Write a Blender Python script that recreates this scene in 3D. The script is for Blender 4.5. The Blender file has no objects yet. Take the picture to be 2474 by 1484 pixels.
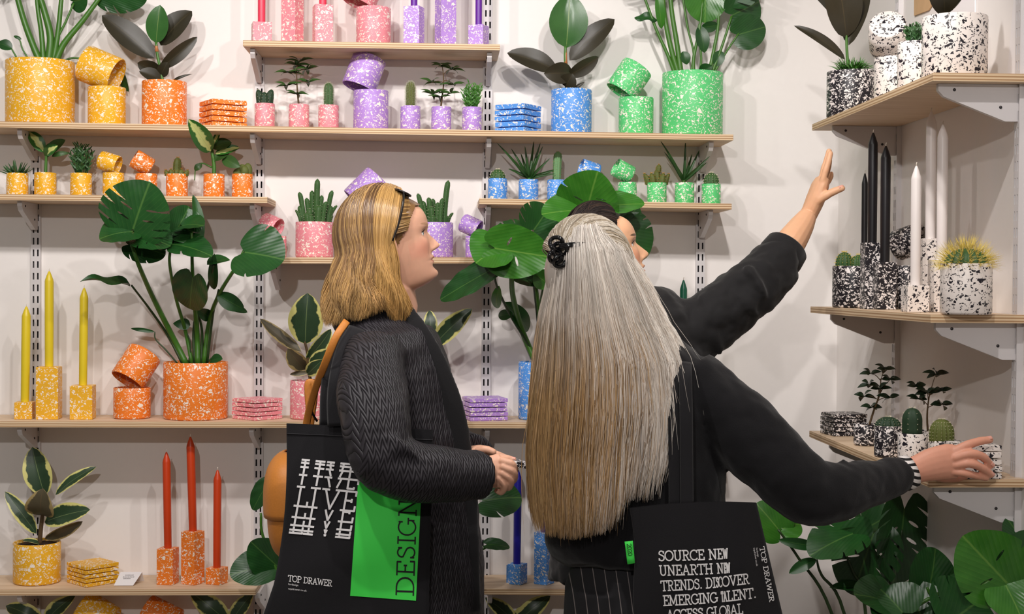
import bpy, bmesh, math, random
from math import sin, cos, pi, sqrt, atan2, radians
from mathutils import Vector, Matrix, noise
from mathutils.geometry import delaunay_2d_cdt
V = Vector
SC = bpy.context.scene
COL = SC.collection
rnd = random.Random(7)

# ------------------------------------------------------------------ camera
FPX, PCX, PCY = 3590.0, 1237.0, 742.0            # focal length and centre of the 2474 x 1484 frame
YAW, PITCH, ROLL = math.atan(167/3590), 60/3590, 0.006
CAM = V((0, 0, 1.45))
_f = V((sin(YAW)*cos(PITCH), cos(YAW)*cos(PITCH), -sin(PITCH)))
_r0 = V((cos(YAW), -sin(YAW), 0)); _u0 = _r0.cross(_f)
_r = _r0*cos(ROLL) + _u0*sin(ROLL); _u = _u0*cos(ROLL) - _r0*sin(ROLL)
cam_d = bpy.data.cameras.new('camera'); cam = bpy.data.objects.new('camera', cam_d); COL.objects.link(cam)
cam_d.sensor_width = 36; cam_d.lens = 36*FPX/2474; cam_d.clip_start = .05
M = Matrix((_r, _u, -_f)).transposed().to_4x4(); M.translation = CAM
cam.matrix_world = M
SC.camera = cam
def ray(px, py): return _f*FPX + _r*(px-PCX) + _u*(PCY-py)
def W(px, py, Y):                                   # where the sight line through a pixel meets the depth Y
    d = ray(px, py); return CAM + d*((Y-CAM.y)/d.y)
def WX(px, py, X):
    d = ray(px, py); return CAM + d*((X-CAM.x)/d.x)
def m(px, Y): return px*Y/FPX                       # pixel length -> metres at depth Y

# ------------------------------------------------------------------ light and exposure
SC.view_settings.view_transform = 'Standard'; SC.view_settings.look = 'None'
SC.view_settings.exposure = 0.35; SC.view_settings.gamma = 1.0
SC.view_settings.use_curve_mapping = False
wd = bpy.data.worlds.new('world'); SC.world = wd; wd.use_nodes = True
wd.node_tree.nodes['Background'].inputs[0].default_value = (1.0, .90, .80, 1)
wd.node_tree.nodes['Background'].inputs[1].default_value = 0.12
def spot(x, y, z, tx, ty, tz, power, size=110, blend=.6, rad=.03, col=(1, .95, .925)):
    l = bpy.data.lights.new('track_spot', 'SPOT'); l.energy = power; l.spot_size = radians(size); l.spot_blend = blend
    l.shadow_soft_size = rad; l.color = col
    o = bpy.data.objects.new('track_spot', l); COL.objects.link(o); o.location = (x, y, z)
    o.rotation_euler = (V((tx, ty, tz))-V((x, y, z))).to_track_quat('-Z', 'Y').to_euler()
    return o
spot(-1.15, 2.75, 2.62, -1.0, 4.4, 1.25, 29)
spot(-0.45, 2.85, 2.60, -0.3, 4.4, 1.25, 27)
spot(0.55, 2.75, 2.62, 0.5, 4.4, 1.2, 28)
spot(0.45, 1.9, 3.05, 0.55, 3.4, 1.2, 46, size=95)
spot(-0.75, 1.9, 3.05, -0.5, 3.6, 1.2, 36, size=95)
spot(-0.45, -0.8, 2.60, 0.35, 3.9, 1.25, 112, size=62, blend=.5, rad=.04)

# ------------------------------------------------------------------ mesh builder and object helpers
class MB:
    def __init__(s): s.v = []; s.f = []; s.uv = []; s.mi = []; s.col = {}
    def add(s, vs, fs, uvs=None, mi=0):
        o = len(s.v); s.v += [V(p) for p in vs]
        s.uv += (uvs if uvs else [(0.5, 0.5)]*len(vs))
        for f in fs: s.f.append([i+o for i in f]); s.mi.append(mi)
        return o
    def box(s, c, d, rz=0, mi=0, R=None):
        R = R or Matrix.Rotation(rz, 3, 'Z'); c = V(c); h = V(d)/2
        p = [c + R @ V((x*h.x, y*h.y, z*h.z)) for x in (-1, 1) for y in (-1, 1) for z in (-1, 1)]
        s.add(p, [(0, 1, 3, 2), (4, 6, 7, 5), (0, 4, 5, 1), (2, 3, 7, 6), (0, 2, 6, 4), (1, 5, 7, 3)], None, mi)
    def lathe(s, prof, o=(0, 0, 0), R=None, n=40, mi=0, cap=False):   # prof: (radius, height) list
        o = V(o); R = R or Matrix.Identity(3); vs = []; fs = []; uv = []
        k = len(prof)
        for i in range(n):
            a = 2*pi*i/n
            for j, (r, h) in enumerate(prof):
                vs.append(o + R @ V((r*cos(a), r*sin(a), h))); uv.append((i/n, j/max(1, k-1)))
        for i in range(n):
            for j in range(k-1):
                a, b = i*k+j, ((i+1) % n)*k+j
                fs.append((a, b, b+1, a+1))
        if cap: fs.append([i*k+k-1 for i in range(n)]); fs.append([i*k for i in range(n)][::-1])
        s.add(vs, fs, uv, mi)
    def tube(s, pts, rad, n=8, mi=0, cap=True, flat=None):
        pts = [V(p) for p in pts]; N = len(pts)
        if not hasattr(rad, '__len__'): rad = [rad]*N
        if len(rad) != N:
            old = rad; rad = []
            for i in range(N):
                x = i/(N-1)*(len(old)-1); k = min(int(x), len(old)-2); t = x-k; a_, b_ = old[k], old[k+1]
                rad.append(tuple(p_+(q_-p_)*t for p_, q_ in zip(a_, b_)) if hasattr(a_, '__len__') else a_+(b_-a_)*t)
        t0 = (pts[1]-pts[0]).normalized(); u = t0.orthogonal().normalized()
        if flat is not None:
            u = V(flat) - t0*V(flat).dot(t0)
            u = u.normalized() if u.length > 1e-6 else t0.orthogonal().normalized()
        vs = []; fs = []; uv = []
        for i, p in enumerate(pts):
            t = (pts[min(i+1, N-1)]-pts[max(i-1, 0)])
            if t.length < 1e-9: t = t0
            t = t.normalized(); u = u - t*u.dot(t)
            u = u.normalized() if u.length > 1e-6 else t.orthogonal().normalized()
            w = t.cross(u); r = rad[i]
            ra, rb = r if hasattr(r, '__len__') else (r, r)
            for k in range(n):
                a = 2*pi*k/n; vs.append(p+u*ra*cos(a)+w*rb*sin(a)); uv.append((k/n, i/(N-1)))
        for i in range(N-1):
            for k in range(n):
                a, b = i*n+k, i*n+(k+1) % n; fs.append((a, b, b+n, a+n))
        if cap: fs.append(list(range(n))[::-1]); fs.append([(N-1)*n+k for k in range(n)])
        s.add(vs, fs, uv, mi)
    def ball(s, c, r, nu=16, nv=10, R=None, mi=0, fn=None):
        r = V(r) if hasattr(r, '__len__') else V((r, r, r)); c = V(c); R = R or Matrix.Identity(3)
        vs = []; fs = []; uv = []
        for j in range(nv+1):
            ph = pi*j/nv
            for i in range(nu):
                a = 2*pi*i/nu; k = fn(a, ph) if fn else 1
                vs.append(c + R @ V((r.x*sin(ph)*cos(a)*k, r.y*sin(ph)*sin(a)*k, -r.z*cos(ph)))); uv.append((i/nu, j/nv))
        for j in range(nv):
            for i in range(nu):
                a, b = j*nu+i, j*nu+(i+1) % nu; fs.append((a, b, b+nu, a+nu))
        s.add(vs, fs, uv, mi)
    def grid(s, fn, nu, nv, mi=0, wrap=False):         # fn(u, v) -> point, u and v in 0..1
        vs = []; uv = []; fs = []
        cu = nu if wrap else nu+1
        for j in range(nv+1):
            for i in range(cu):
                vs.append(V(fn(i/nu, j/nv))); uv.append((i/nu, j/nv))
        for j in range(nv):
            for i in range(nu):
                a, b = j*cu+i, j*cu+(i+1) % cu
                fs.append((a, b, b+cu, a+cu))
        s.add(vs, fs, uv, mi)
    def build(s, name, mat, parent=None, smooth=True, solid=0, auto=None, bevel=0, subdiv=0, org=None):
        me = bpy.data.meshes.new(name); off = V((0, 0, 0))
        if parent is not None: off = wloc(parent)
        elif org is not None: off = V(org)
        me.from_pydata([tuple(p-off) for p in s.v], [], s.f)
        mats = mat if isinstance(mat, (list, tuple)) else [mat]
        for q in mats: me.materials.append(q)
        if len(mats) > 1: me.polygons.foreach_set('material_index', s.mi)
        uvl = me.uv_layers.new(name='UVMap')
        li = [0]*len(me.loops); me.loops.foreach_get('vertex_index', li)
        flat = []
        for i in li: flat += s.uv[i]
        uvl.data.foreach_set('uv', flat)
        for nm, vals in s.col.items():
            at = me.color_attributes.new(nm, 'FLOAT_COLOR', 'POINT'); fl = []
            for c in vals: fl += [c[0], c[1], c[2], 1]
            at.data.foreach_set('color', fl)
        if smooth: me.polygons.foreach_set('use_smooth', [True]*len(me.polygons))
        me.update()
        o = bpy.data.objects.new(name, me); COL.objects.link(o)
        if parent is not None: o.parent = parent
        elif org is not None: o.location = off
        if bevel:
            b = o.modifiers.new('bevel', 'BEVEL'); b.width = bevel; b.segments = 2; b.limit_method = 'ANGLE'; b.angle_limit = radians(40)
        if solid:
            q = o.modifiers.new('solid', 'SOLIDIFY'); q.thickness = solid; q.offset = 0
        if subdiv:
            q = o.modifiers.new('sub', 'SUBSURF'); q.levels = q.render_levels = subdiv
        if auto is not None and smooth:
            me.set_sharp_from_angle(angle=radians(auto))
        return o
def wloc(o):
    p = V(o.location)
    while o.parent is not None: o = o.parent; p = p + V(o.location)
    return p
def tag(o, label, cat, group=None, kind=None):
    if label: o['label'] = label
    if cat: o['category'] = cat
    if group: o['group'] = group
    if kind: o['kind'] = kind
    return o
def thing(name, loc, label, cat, group=None):
    o = bpy.data.objects.new(name, None); COL.objects.link(o); o.location = loc; o.empty_display_size = .05
    return tag(o, label, cat, group)
def struct(o): o['kind'] = 'structure'; return o
def bez(p0, p1, p2, n=10):
    p0, p1, p2 = V(p0), V(p1), V(p2)
    return [p0*(1-t)**2 + p1*2*t*(1-t) + p2*t*t for t in [i/n for i in range(n+1)]]
def smooth_path(pts, n=6):                           # Catmull-Rom through points
    pts = [V(p) for p in pts]; P = [pts[0]*2-pts[1]]+pts+[pts[-1]*2-pts[-2]]; out = []
    for i in range(1, len(P)-2):
        a, b, c, d = P[i-1:i+3]
        for k in range(n):
            t = k/n
            out.append(.5*((2*b)+(c-a)*t+(2*a-5*b+4*c-d)*t*t+(3*b-a-3*c+d)*t**3))
    out.append(pts[-1]); return out
def lerp(a, b, t): return a+(b-a)*t
def interp(tab, x):                                  # piecewise smooth table lookup, tab of (x, y...)
    if x <= tab[0][0]: return tab[0][1:] if len(tab[0]) > 2 else tab[0][1]
    for a, b in zip(tab, tab[1:]):
        if x <= b[0]:
            t = (x-a[0])/(b[0]-a[0]); t = t*t*(3-2*t)*.5+t*.5
            r = [lerp(p, q, t) for p, q in zip(a[1:], b[1:])]
            return r if len(r) > 1 else r[0]
    return tab[-1][1:] if len(tab[-1]) > 2 else tab[-1][1]

def spl(tab, x):                                     # smooth (cubic Hermite) table lookup
    if x <= tab[0][0]: return tab[0][1]
    if x >= tab[-1][0]: return tab[-1][1]
    k = next(i for i in range(len(tab)-1) if x <= tab[i+1][0]); (x0, y0), (x1, y1) = tab[k], tab[k+1]; h = x1-x0; t = (x-x0)/h; d = (y1-y0)/h
    g = lambda i: 0 if False else ((tab[i+1][1]-tab[i-1][1])/(tab[i+1][0]-tab[i-1][0]) if 0 < i < len(tab)-1 else d)
    m0, m1 = g(k), g(k+1)
    return y0*(2*t**3-3*t*t+1)+h*m0*(t**3-2*t*t+t)+y1*(3*t*t-2*t**3)+h*m1*(t**3-t*t)

# ------------------------------------------------------------------ materials
def lin(c): return tuple((x/12.92 if x <= .04045 else ((x+.055)/1.055)**2.4) for x in [q/255 for q in c])
def new_mat(name):
    mt = bpy.data.materials.new(name); mt.use_nodes = True
    return mt, mt.node_tree, mt.node_tree.nodes['Principled BSDF']
def nd(nt, t, **kw):
    n = nt.nodes.new(t)
    for k, v in kw.items():
        if k in n.inputs.keys(): n.inputs[k].default_value = v
        else: setattr(n, k, v)
    return n
def mathn(nt, op, a, b=None, c=None, clamp=False):
    n = nt.nodes.new('ShaderNodeMath'); n.operation = op; n.use_clamp = clamp
    for i, x in enumerate((a, b, c)):
        if x is None: continue
        if isinstance(x, (int, float)): n.inputs[i].default_value = x
        else: nt.links.new(x, n.inputs[i])
    return n.outputs[0]
def mixc(nt, f, a, b):
    n = nt.nodes.new('ShaderNodeMix'); n.data_type = 'RGBA'
    for i, x in ((0, f), (6, a), (7, b)):
        if isinstance(x, (int, float)): n.inputs[i].default_value = x
        elif isinstance(x, tuple): n.inputs[i].default_value = (*x[:3], 1)
        else: nt.links.new(x, n.inputs[i])
    return n.outputs[2]
def ramp(nt, x, stops, interp_='LINEAR'):
    n = nt.nodes.new('ShaderNodeValToRGB'); n.color_ramp.interpolation = interp_
    e = n.color_ramp.elements
    while len(e) < len(stops): e.new(.5)
    for q, (p, c) in zip(e, stops): q.position = p; q.color = (*c[:3], 1)
    nt.links.new(x, n.inputs[0]); return n.outputs[0]
def plain(name, rgb, rough=.5, spec=.5, metal=0, bump=0, bscale=200, var=0, sss=0, sheen=0):
    mt, nt, b = new_mat(name); c = lin(rgb)
    b.inputs['Base Color'].default_value = (*c, 1); b.inputs['Roughness'].default_value = rough
    b.inputs['Specular IOR Level'].default_value = spec; b.inputs['Metallic'].default_value = metal
    if sss: b.inputs['Subsurface Weight'].default_value = sss; b.inputs['Subsurface Radius'].default_value = (.012, .004, .002); b.inputs['Subsurface Scale'].default_value = .5
    if sheen: b.inputs['Sheen Weight'].default_value = sheen
    if bump or var:
        tc = nd(nt, 'ShaderNodeTexCoord'); no = nd(nt, 'ShaderNodeTexNoise', Scale=bscale, Detail=4.0)
        nt.links.new(tc.outputs['Object'], no.inputs['Vector'])
        if bump:
            bp = nd(nt, 'ShaderNodeBump', Strength=bump, Distance=.002); nt.links.new(no.outputs[0], bp.inputs['Height']); nt.links.new(bp.outputs[0], b.inputs['Normal'])
        if var:
            nt.links.new(mixc(nt, no.outputs[0], tuple(x*(1-var) for x in c), tuple(min(1, x*(1+var)) for x in c)), b.inputs['Base Color'])
    return mt
def terrazzo(name, base, chip=(246, 236, 222), scale=1.38, amt=1.0, rough=.42, fine=1.0):
    mt, nt, b = new_mat(name)
    tc = nd(nt, 'ShaderNodeTexCoord'); oi = nd(nt, 'ShaderNodeObjectInfo')
    ad = nd(nt, 'ShaderNodeVectorMath', operation='ADD')
    sc = nd(nt, 'ShaderNodeVectorMath', operation='SCALE'); sc.inputs[0].default_value = (13.1, 7.7, 9.3); nt.links.new(oi.outputs['Random'], sc.inputs['Scale'])
    nt.links.new(tc.outputs['Object'], ad.inputs[0]); nt.links.new(sc.outputs[0], ad.inputs[1])
    no = nd(nt, 'ShaderNodeTexNoise', Scale=55.0*scale, Detail=2.0); nt.links.new(ad.outputs[0], no.inputs['Vector'])
    w0 = nd(nt, 'ShaderNodeVectorMath', operation='MULTIPLY_ADD'); w0.inputs[1].default_value = (.026/scale,)*3
    nt.links.new(no.outputs['Color'], w0.inputs[0]); nt.links.new(ad.outputs[0], w0.inputs[2])
    mask = None
    for s_, thr, edge, off in ((62, .90-.12*(amt-1), .16, 0.), (105, .76-.14*(amt-1), .14, 3.), (190, .74-.12*(fine-1), .12, 7.)):
        mp = nd(nt, 'ShaderNodeMapping'); mp.inputs['Location'].default_value = (off, off*.7, off*.3); mp.inputs['Rotation'].default_value = (.5+off, .3, .8+off); mp.inputs['Scale'].default_value = (1.0, .62, 1.25)
        nt.links.new(w0.outputs[0], mp.inputs['Vector'])
        v1 = nd(nt, 'ShaderNodeTexVoronoi', feature='F1', Scale=s_*scale); v2 = nd(nt, 'ShaderNodeTexVoronoi', feature='DISTANCE_TO_EDGE', Scale=s_*scale)
        nt.links.new(mp.outputs[0], v1.inputs['Vector']); nt.links.new(mp.outputs[0], v2.inputs['Vector'])
        sx = nd(nt, 'ShaderNodeSeparateColor'); nt.links.new(v1.outputs['Color'], sx.inputs[0])
        a = mathn(nt, 'GREATER_THAN', sx.outputs[0], thr)
        # chips of different sizes: the rim that is cut back grows with the cell's own random number
        e = mathn(nt, 'MULTIPLY_ADD', sx.outputs[1], .16, edge-.06)
        d = mathn(nt, 'SUBTRACT', v2.outputs['Distance'], e); d = mathn(nt, 'MULTIPLY', d, 30.0, clamp=True)
        q = mathn(nt, 'MULTIPLY', a, d)
        mask = q if mask is None else mathn(nt, 'MAXIMUM', mask, q)
    c = lin(base); n2 = nd(nt, 'ShaderNodeTexNoise', Scale=28.0, Detail=3.0); nt.links.new(ad.outputs[0], n2.inputs['Vector'])
    bc = mixc(nt, n2.outputs[0], tuple(x*.86 for x in c), tuple(min(1, x*1.12) for x in c))
    nt.links.new(mixc(nt, mask, bc, lin(chip)), b.inputs['Base Color'])
    b.inputs['Roughness'].default_value = rough; b.inputs['Specular IOR Level'].default_value = .4
    return mt
PAL = {'yellow': (238, 178, 38), 'orange': (240, 128, 40), 'pink': (232, 142, 152), 'purple': (178, 138, 214), 'blue': (86, 152, 230), 'green': (92, 204, 122)}
TZ = {k: terrazzo('terrazzo_'+k, c) for k, c in PAL.items()}
TZ['black'] = terrazzo('terrazzo_black', (34, 31, 36), (238, 230, 226), 1.35, 2.3, fine=2.0)
TZ['white'] = terrazzo('terrazzo_white', (238, 229, 222), (28, 24, 34), 1.25, 1.6, fine=1.0)
WAX = {'yellow': (226, 200, 40), 'pink': (226, 62, 88), 'purple': (98, 28, 150), 'red': (198, 62, 18), 'blue': (28, 24, 140), 'green': (16, 92, 66), 'black': (22, 20, 24), 'white': (236, 228, 224)}
WAXM = {k: plain('wax_'+k, c, .38, .5, var=.04, bscale=30) for k, c in WAX.items()}
M_wick = plain('wick_cotton', (225, 215, 200), .9)
M_soil = plain('potting_soil', (52, 36, 26), .95, .2, bump=.8, bscale=300, var=.35)
M_metal = plain('white_painted_steel', (214, 210, 210), .45, .5)
M_dark = plain('painted_slot_shade', (34, 32, 36), .9, .1)  # near-black colour standing in for the shade inside the slots
M_screw = plain('screw_steel', (70, 68, 70), .4, .5, .8)
def wood_mat():
    mt, nt, b = new_mat('birch_plywood'); tc = nd(nt, 'ShaderNodeTexCoord'); ge = nd(nt, 'ShaderNodeNewGeometry')
    mp = nd(nt, 'ShaderNodeMapping'); mp.inputs['Scale'].default_value = (1.6, 22, 22); nt.links.new(tc.outputs['Object'], mp.inputs['Vector'])
    no = nd(nt, 'ShaderNodeTexNoise', Scale=3.0, Detail=6.0, Roughness=.6); nt.links.new(mp.outputs[0], no.inputs['Vector'])
    top = ramp(nt, no.outputs[0], [(.25, lin((196, 166, 132))), (.5, lin((216, 190, 160))), (.75, lin((228, 205, 178)))])
    sp = nd(nt, 'ShaderNodeSeparateXYZ'); nt.links.new(tc.outputs['Object'], sp.inputs[0])
    no2 = nd(nt, 'ShaderNodeTexNoise', Scale=9.0, Detail=2.0); nt.links.new(tc.outputs['Object'], no2.inputs['Vector'])
    zz = mathn(nt, 'MULTIPLY_ADD', no2.outputs[0], .0016, sp.outputs[2])
    ly = mathn(nt, 'SINE', mathn(nt, 'MULTIPLY', zz, 2*pi/.0065))
    ed = ramp(nt, mathn(nt, 'MULTIPLY_ADD', ly, .5, .5), [(.15, lin((172, 136, 98))), (.55, lin((214, 184, 148))), (.9, lin((226, 200, 164)))])
    sn = nd(nt, 'ShaderNodeSeparateXYZ'); nt.links.new(ge.outputs['Normal'], sn.inputs[0])
    up = mathn(nt, 'GREATER_THAN', mathn(nt, 'ABSOLUTE', sn.outputs[2]), .6)
    nt.links.new(mixc(nt, up, ed, top), b.inputs['Base Color']); b.inputs['Roughness'].default_value = .55; b.inputs['Specular IOR Level'].default_value = .3
    return mt
M_wood = wood_mat()
def leaf_mat(name, deep, light, vein=(150, 180, 90), rough=.32, back=None, vari=None, vpow=9.0, nvein=9, veinamt=.5, center=None):
    mt, nt, b = new_mat(name)
    uv = nd(nt, 'ShaderNodeUVMap'); s = nd(nt, 'ShaderNodeSeparateXYZ'); nt.links.new(uv.outputs[0], s.inputs[0])
    tc = nd(nt, 'ShaderNodeTexCoord'); no = nd(nt, 'ShaderNodeTexNoise', Scale=24.0, Detail=3.0); nt.links.new(tc.outputs['Object'], no.inputs['Vector'])
    col = mixc(nt, no.outputs[0], lin(deep), lin(light))
    x = mathn(nt, 'ABSOLUTE', mathn(nt, 'SUBTRACT', s.outputs[0], .5))       # 0 at the midrib, .5 at the margin
    if vari:
        n2 = nd(nt, 'ShaderNodeTexNoise', Scale=38.0, Detail=3.0); nt.links.new(tc.outputs['Object'], n2.inputs['Vector'])
        q = mathn(nt, 'MULTIPLY_ADD', mathn(nt, 'SUBTRACT', n2.outputs[0], .5), .42, x)
        q = mathn(nt, 'MULTIPLY', mathn(nt, 'SUBTRACT', q, .36), 22, clamp=True)
        col = mixc(nt, q, col, lin(vari))
    if center:
        n2 = nd(nt, 'ShaderNodeTexNoise', Scale=60.0, Detail=3.0); nt.links.new(tc.outputs['Object'], n2.inputs['Vector'])
        q = mathn(nt, 'MULTIPLY_ADD', mathn(nt, 'SUBTRACT', n2.outputs[0], .5), .5, x)
        q = mathn(nt, 'MULTIPLY', mathn(nt, 'SUBTRACT', .24, q), 14, clamp=True)
        col = mixc(nt, q, col, lin(center))
    vw = mathn(nt, 'MULTIPLY_ADD', x, -2.2, s.outputs[1])                      # lateral veins run out and forward
    vs = mathn(nt, 'SINE', mathn(nt, 'MULTIPLY', vw, 2*pi*nvein))
    vm = mathn(nt, 'MULTIPLY', mathn(nt, 'SUBTRACT', vs, .93), 9, clamp=True); vm = mathn(nt, 'MULTIPLY', vm, .35*veinamt)
    mid = mathn(nt, 'MULTIPLY', mathn(nt, 'SUBTRACT', .018, x), 90, clamp=True); mid = mathn(nt, 'MULTIPLY', mid, .8*veinamt)
    col = mixc(nt, mathn(nt, 'MAXIMUM', vm, mid), col, lin(vein))
    if back:
        ge = nd(nt, 'ShaderNodeNewGeometry'); col = mixc(nt, ge.outputs['Backfacing'], col, lin(back))
    nt.links.new(col, b.inputs['Base Color']); b.inputs['Roughness'].default_value = rough; b.inputs['Specular IOR Level'].default_value = .5
    bp = nd(nt, 'ShaderNodeBump', Strength=.10, Distance=.001); nt.links.new(vs, bp.inputs['Height']); nt.links.new(bp.outputs[0], b.inputs['Normal'])
    return mt
LM = {
 'monstera': leaf_mat('monstera_leaf', (16, 54, 22), (36, 88, 34), (90, 130, 60), .36, nvein=7, veinamt=.6),
 'monstera_bright': leaf_mat('young_monstera_leaf', (34, 92, 24), (66, 128, 38), (120, 160, 70), .30, nvein=7, veinamt=.6),
 'rubber': leaf_mat('rubber_plant_leaf', (34, 32, 20), (54, 48, 32), (88, 76, 48), .36, nvein=22, veinamt=.5),
 'rubber_green': leaf_mat('rubber_plant_green_leaf', (34, 78, 34), (60, 108, 48), (128, 150, 84), .26, nvein=22, veinamt=.9),
 'vari': leaf_mat('variegated_ficus_leaf', (28, 52, 34), (54, 78, 50), (150, 170, 110), .34, vari=(214, 208, 128), nvein=16),
 'vari_dull': leaf_mat('variegated_ficus_leaf_underside', (72, 66, 48), (92, 84, 60), (120, 90, 60), .5, vari=(170, 150, 100), nvein=16),
 'dieff': leaf_mat('dumb_cane_leaf', (30, 84, 28), (52, 112, 40), (150, 180, 90), .35, center=(206, 214, 134), nvein=9),
 'small': leaf_mat('small_green_leaf', (34, 66, 28), (64, 98, 44), (90, 120, 60), .4, nvein=5),
 'dark': leaf_mat('small_dark_leaf', (14, 30, 18), (28, 48, 26), (50, 70, 40), .4, nvein=5),
 'grass': leaf_mat('grass_blade', (38, 92, 26), (84, 142, 54), (100, 150, 60), .45, veinamt=.2),
 'succulent': leaf_mat('succulent_blade', (34, 72, 34), (62, 104, 52), (90, 120, 70), .45, veinamt=.2),
 'dracaena': leaf_mat('dracaena_blade', (24, 56, 24), (48, 84, 36), (70, 110, 50), .36, veinamt=.2)}
M_stem = plain('green_stem', (64, 112, 34), .4, .5, var=.2, bscale=40)
M_stemd = plain('dark_green_stem', (40, 62, 26), .45, .5, var=.2, bscale=40)
M_bark = plain('brown_stem', (86, 66, 42), .7, .3, var=.25, bscale=60)
M_sheath = plain('orange_leaf_sheath', (188, 120, 70), .45)
M_cactus = plain('cactus_skin', (58, 92, 46), .55, .4, var=.25, bscale=90, bump=.3)
M_cactusd = plain('dark_cactus_skin', (40, 62, 42), .6, .3, var=.25, bscale=90)
M_cactusb = plain('olive_cactus_skin', (92, 100, 48), .6, .3, var=.25, bscale=90)
M_spine = plain('pale_spines', (226, 218, 190), .6)
M_spiney = plain('golden_spines', (232, 208, 110), .6)
M_spineb = plain('ochre_spines', (190, 138, 60), .6)
M_fuzz = plain('woolly_hairs', (196, 196, 170), .8)
# ------------------------------------------------------------------ room shell
XW, YB = 1.18, 4.40                                   # right wall plane, back wall plane
M_wall = plain('white_painted_wall', (240, 235, 231), .75, .25, bump=.04, bscale=60, var=.015)
M_floor = plain('grey_concrete_floor', (150, 144, 138), .6, .3, var=.08, bscale=6)
def wall(name, c, d, mat):
    b = MB(); b.box((0, 0, 0), d); return struct(b.build(name, mat, smooth=False, org=None)), c
def put(name, c, d, mat):
    o, _ = wall(name, c, d, mat); o.location = c; return o
put('wall_back', (-.6, YB+.05, 1.6), (3.56+.1, .1, 3.2), M_wall)
put('wall_right', (XW+.05, 2.6, 1.6), (.1, 3.6, 3.2), M_wall)
put('floor', (-.2, 1.8, -.05), (6, 6, .1), M_floor)

# ------------------------------------------------------------------ shelves
YF = 4.19; TH = .0172
class Shelf: pass
def shelf_back(px0, py0, px1, py1, label, cut0=True):
    a, b = W(px0, py0, YF), W(px1, py1, YF)
    s = Shelf(); s.x0, s.x1, s.z0, s.z1 = a.x, b.x, a.z, b.z
    s.z = lambda x: s.z0 + (s.z1-s.z0)*(x-s.x0)/(s.x1-s.x0)
    mb = MB(); vs = []
    for x, z in ((s.x0, s.z0), (s.x1, s.z1)):
        for y in (YF, YB-.004):
            for dz in (-TH, 0): vs.append((x, y, z+dz))
    mb.add(vs, [(0, 1, 3, 2), (4, 6, 7, 5), (0, 4, 5, 1), (2, 3, 7, 6), (0, 2, 6, 4), (1, 5, 7, 3)])
    s.ob = mb.build('shelf_board', M_wood, smooth=False, org=((s.x0+s.x1)/2, (YF+YB)/2, (s.z0+s.z1)/2-TH), bevel=.0012)
    tag(s.ob, label, 'shelf', 'plywood wall shelves'); return s
S1 = shelf_back(587, 97, 1208, 107, 'short plywood shelf at the top holding pink and purple candle holders')
S2 = shelf_back(-60, 292, 1772, 325, 'longest plywood shelf running under the large yellow, orange, blue and green pots')
S3 = shelf_back(-60, 468, 646, 476, 'plywood shelf holding the row of small yellow and orange pots')
S4 = shelf_back(1158, 479, 1768, 492, 'plywood shelf holding the row of small blue and green pots')
S5 = shelf_back(638, 622, 1168, 622, 'plywood shelf behind the blonde woman\'s head with two candelabra cactus pots')
S6 = shelf_back(-60, 1018, 1765, 1022, 'plywood shelf under the yellow candles and large orange monstera pot')
S7 = shelf_back(-60, 1425, 618, 1424, 'low plywood shelf at left under the red candles and yellow coasters')
S8 = shelf_back(1168, 1423, 1768, 1428, 'low plywood shelf under the dark blue candle behind the tote bags')
S9 = shelf_back(-60, 1617, 618, 1618, 'lowest plywood shelf at left, mostly below the picture edge')
S10 = shelf_back(1168, 1617, 1768, 1621, 'lowest plywood shelf behind the grey-haired woman, below the picture edge')

def upright(o, ax, up_len, label, face='back'):
    """twin-slot upright: two columns of open slots in a folded steel channel; o is the bottom centre on the wall"""
    mb = MB(); w, dp, pit, sh, sw, gap = .027, .013, .034, .0195, .0046, .0125
    def B(cx, cz, dx, dz, d0, d1, mi=0):
        cy = (d0+d1)/2
        if face == 'back': mb.box((o[0]+cx, o[1]-cy, o[2]+cz), (dx, d1-d0, dz), mi=mi)
        else: mb.box((o[0]-cy, o[1]-cx, o[2]+cz), (d1-d0, dx, dz), mi=mi)
    H = up_len
    B(0, H/2, w-.006, H, .0, .003, 1)  # dark strip behind the slots, shade painted over the wall there
    side = (w-gap-sw)/2
    for sx in (-1, 1): B(sx*(w/2-side/2), H/2, side, H, 0, dp)
    B(0, H/2, gap-sw, H, .0095, dp)
    n = int(H/pit)
    for k in range(n+1):
        z0 = k*pit-(pit-sh)/2; z1 = z0+(pit-sh); z0 = max(0, z0); z1 = min(H, z1)
        if z1 <= z0: continue
        for sx in (-1, 1): B(sx*gap/2, (z0+z1)/2, sw, z1-z0, .0095, dp)
    ob = mb.build('slotted_upright', [M_metal, M_dark], smooth=False, org=o)
    return tag(ob, label, 'shelf upright', 'slotted steel uprights')
def zpix(px, py): return W(px, py, YB).z
UPX = [89, 627, 1175, 1690]
UPT = [328, 110, -120, 345]
ULB = ['slotted white upright on the back wall nearest the left picture edge', 'slotted white upright running down beside the blonde woman\'s shoulder bag',
       'slotted white upright between the two women, rising past the top shelf', 'slotted white upright on the back wall behind the raised arm']
UX = []
for px, pt, lb in zip(UPX, UPT, ULB):
    x = W(px, 700, YB).x; UX.append(x); z0 = .15
    upright((x, YB, z0), 0, zpix(px, pt)-z0, lb)
for y, lb in ((3.80, 'slotted white upright on the right wall behind the white candles'), (2.985, 'slotted white upright on the right wall at the picture edge')):
    upright((XW, y, .35), 0, 1.86, lb, 'right')

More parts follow.
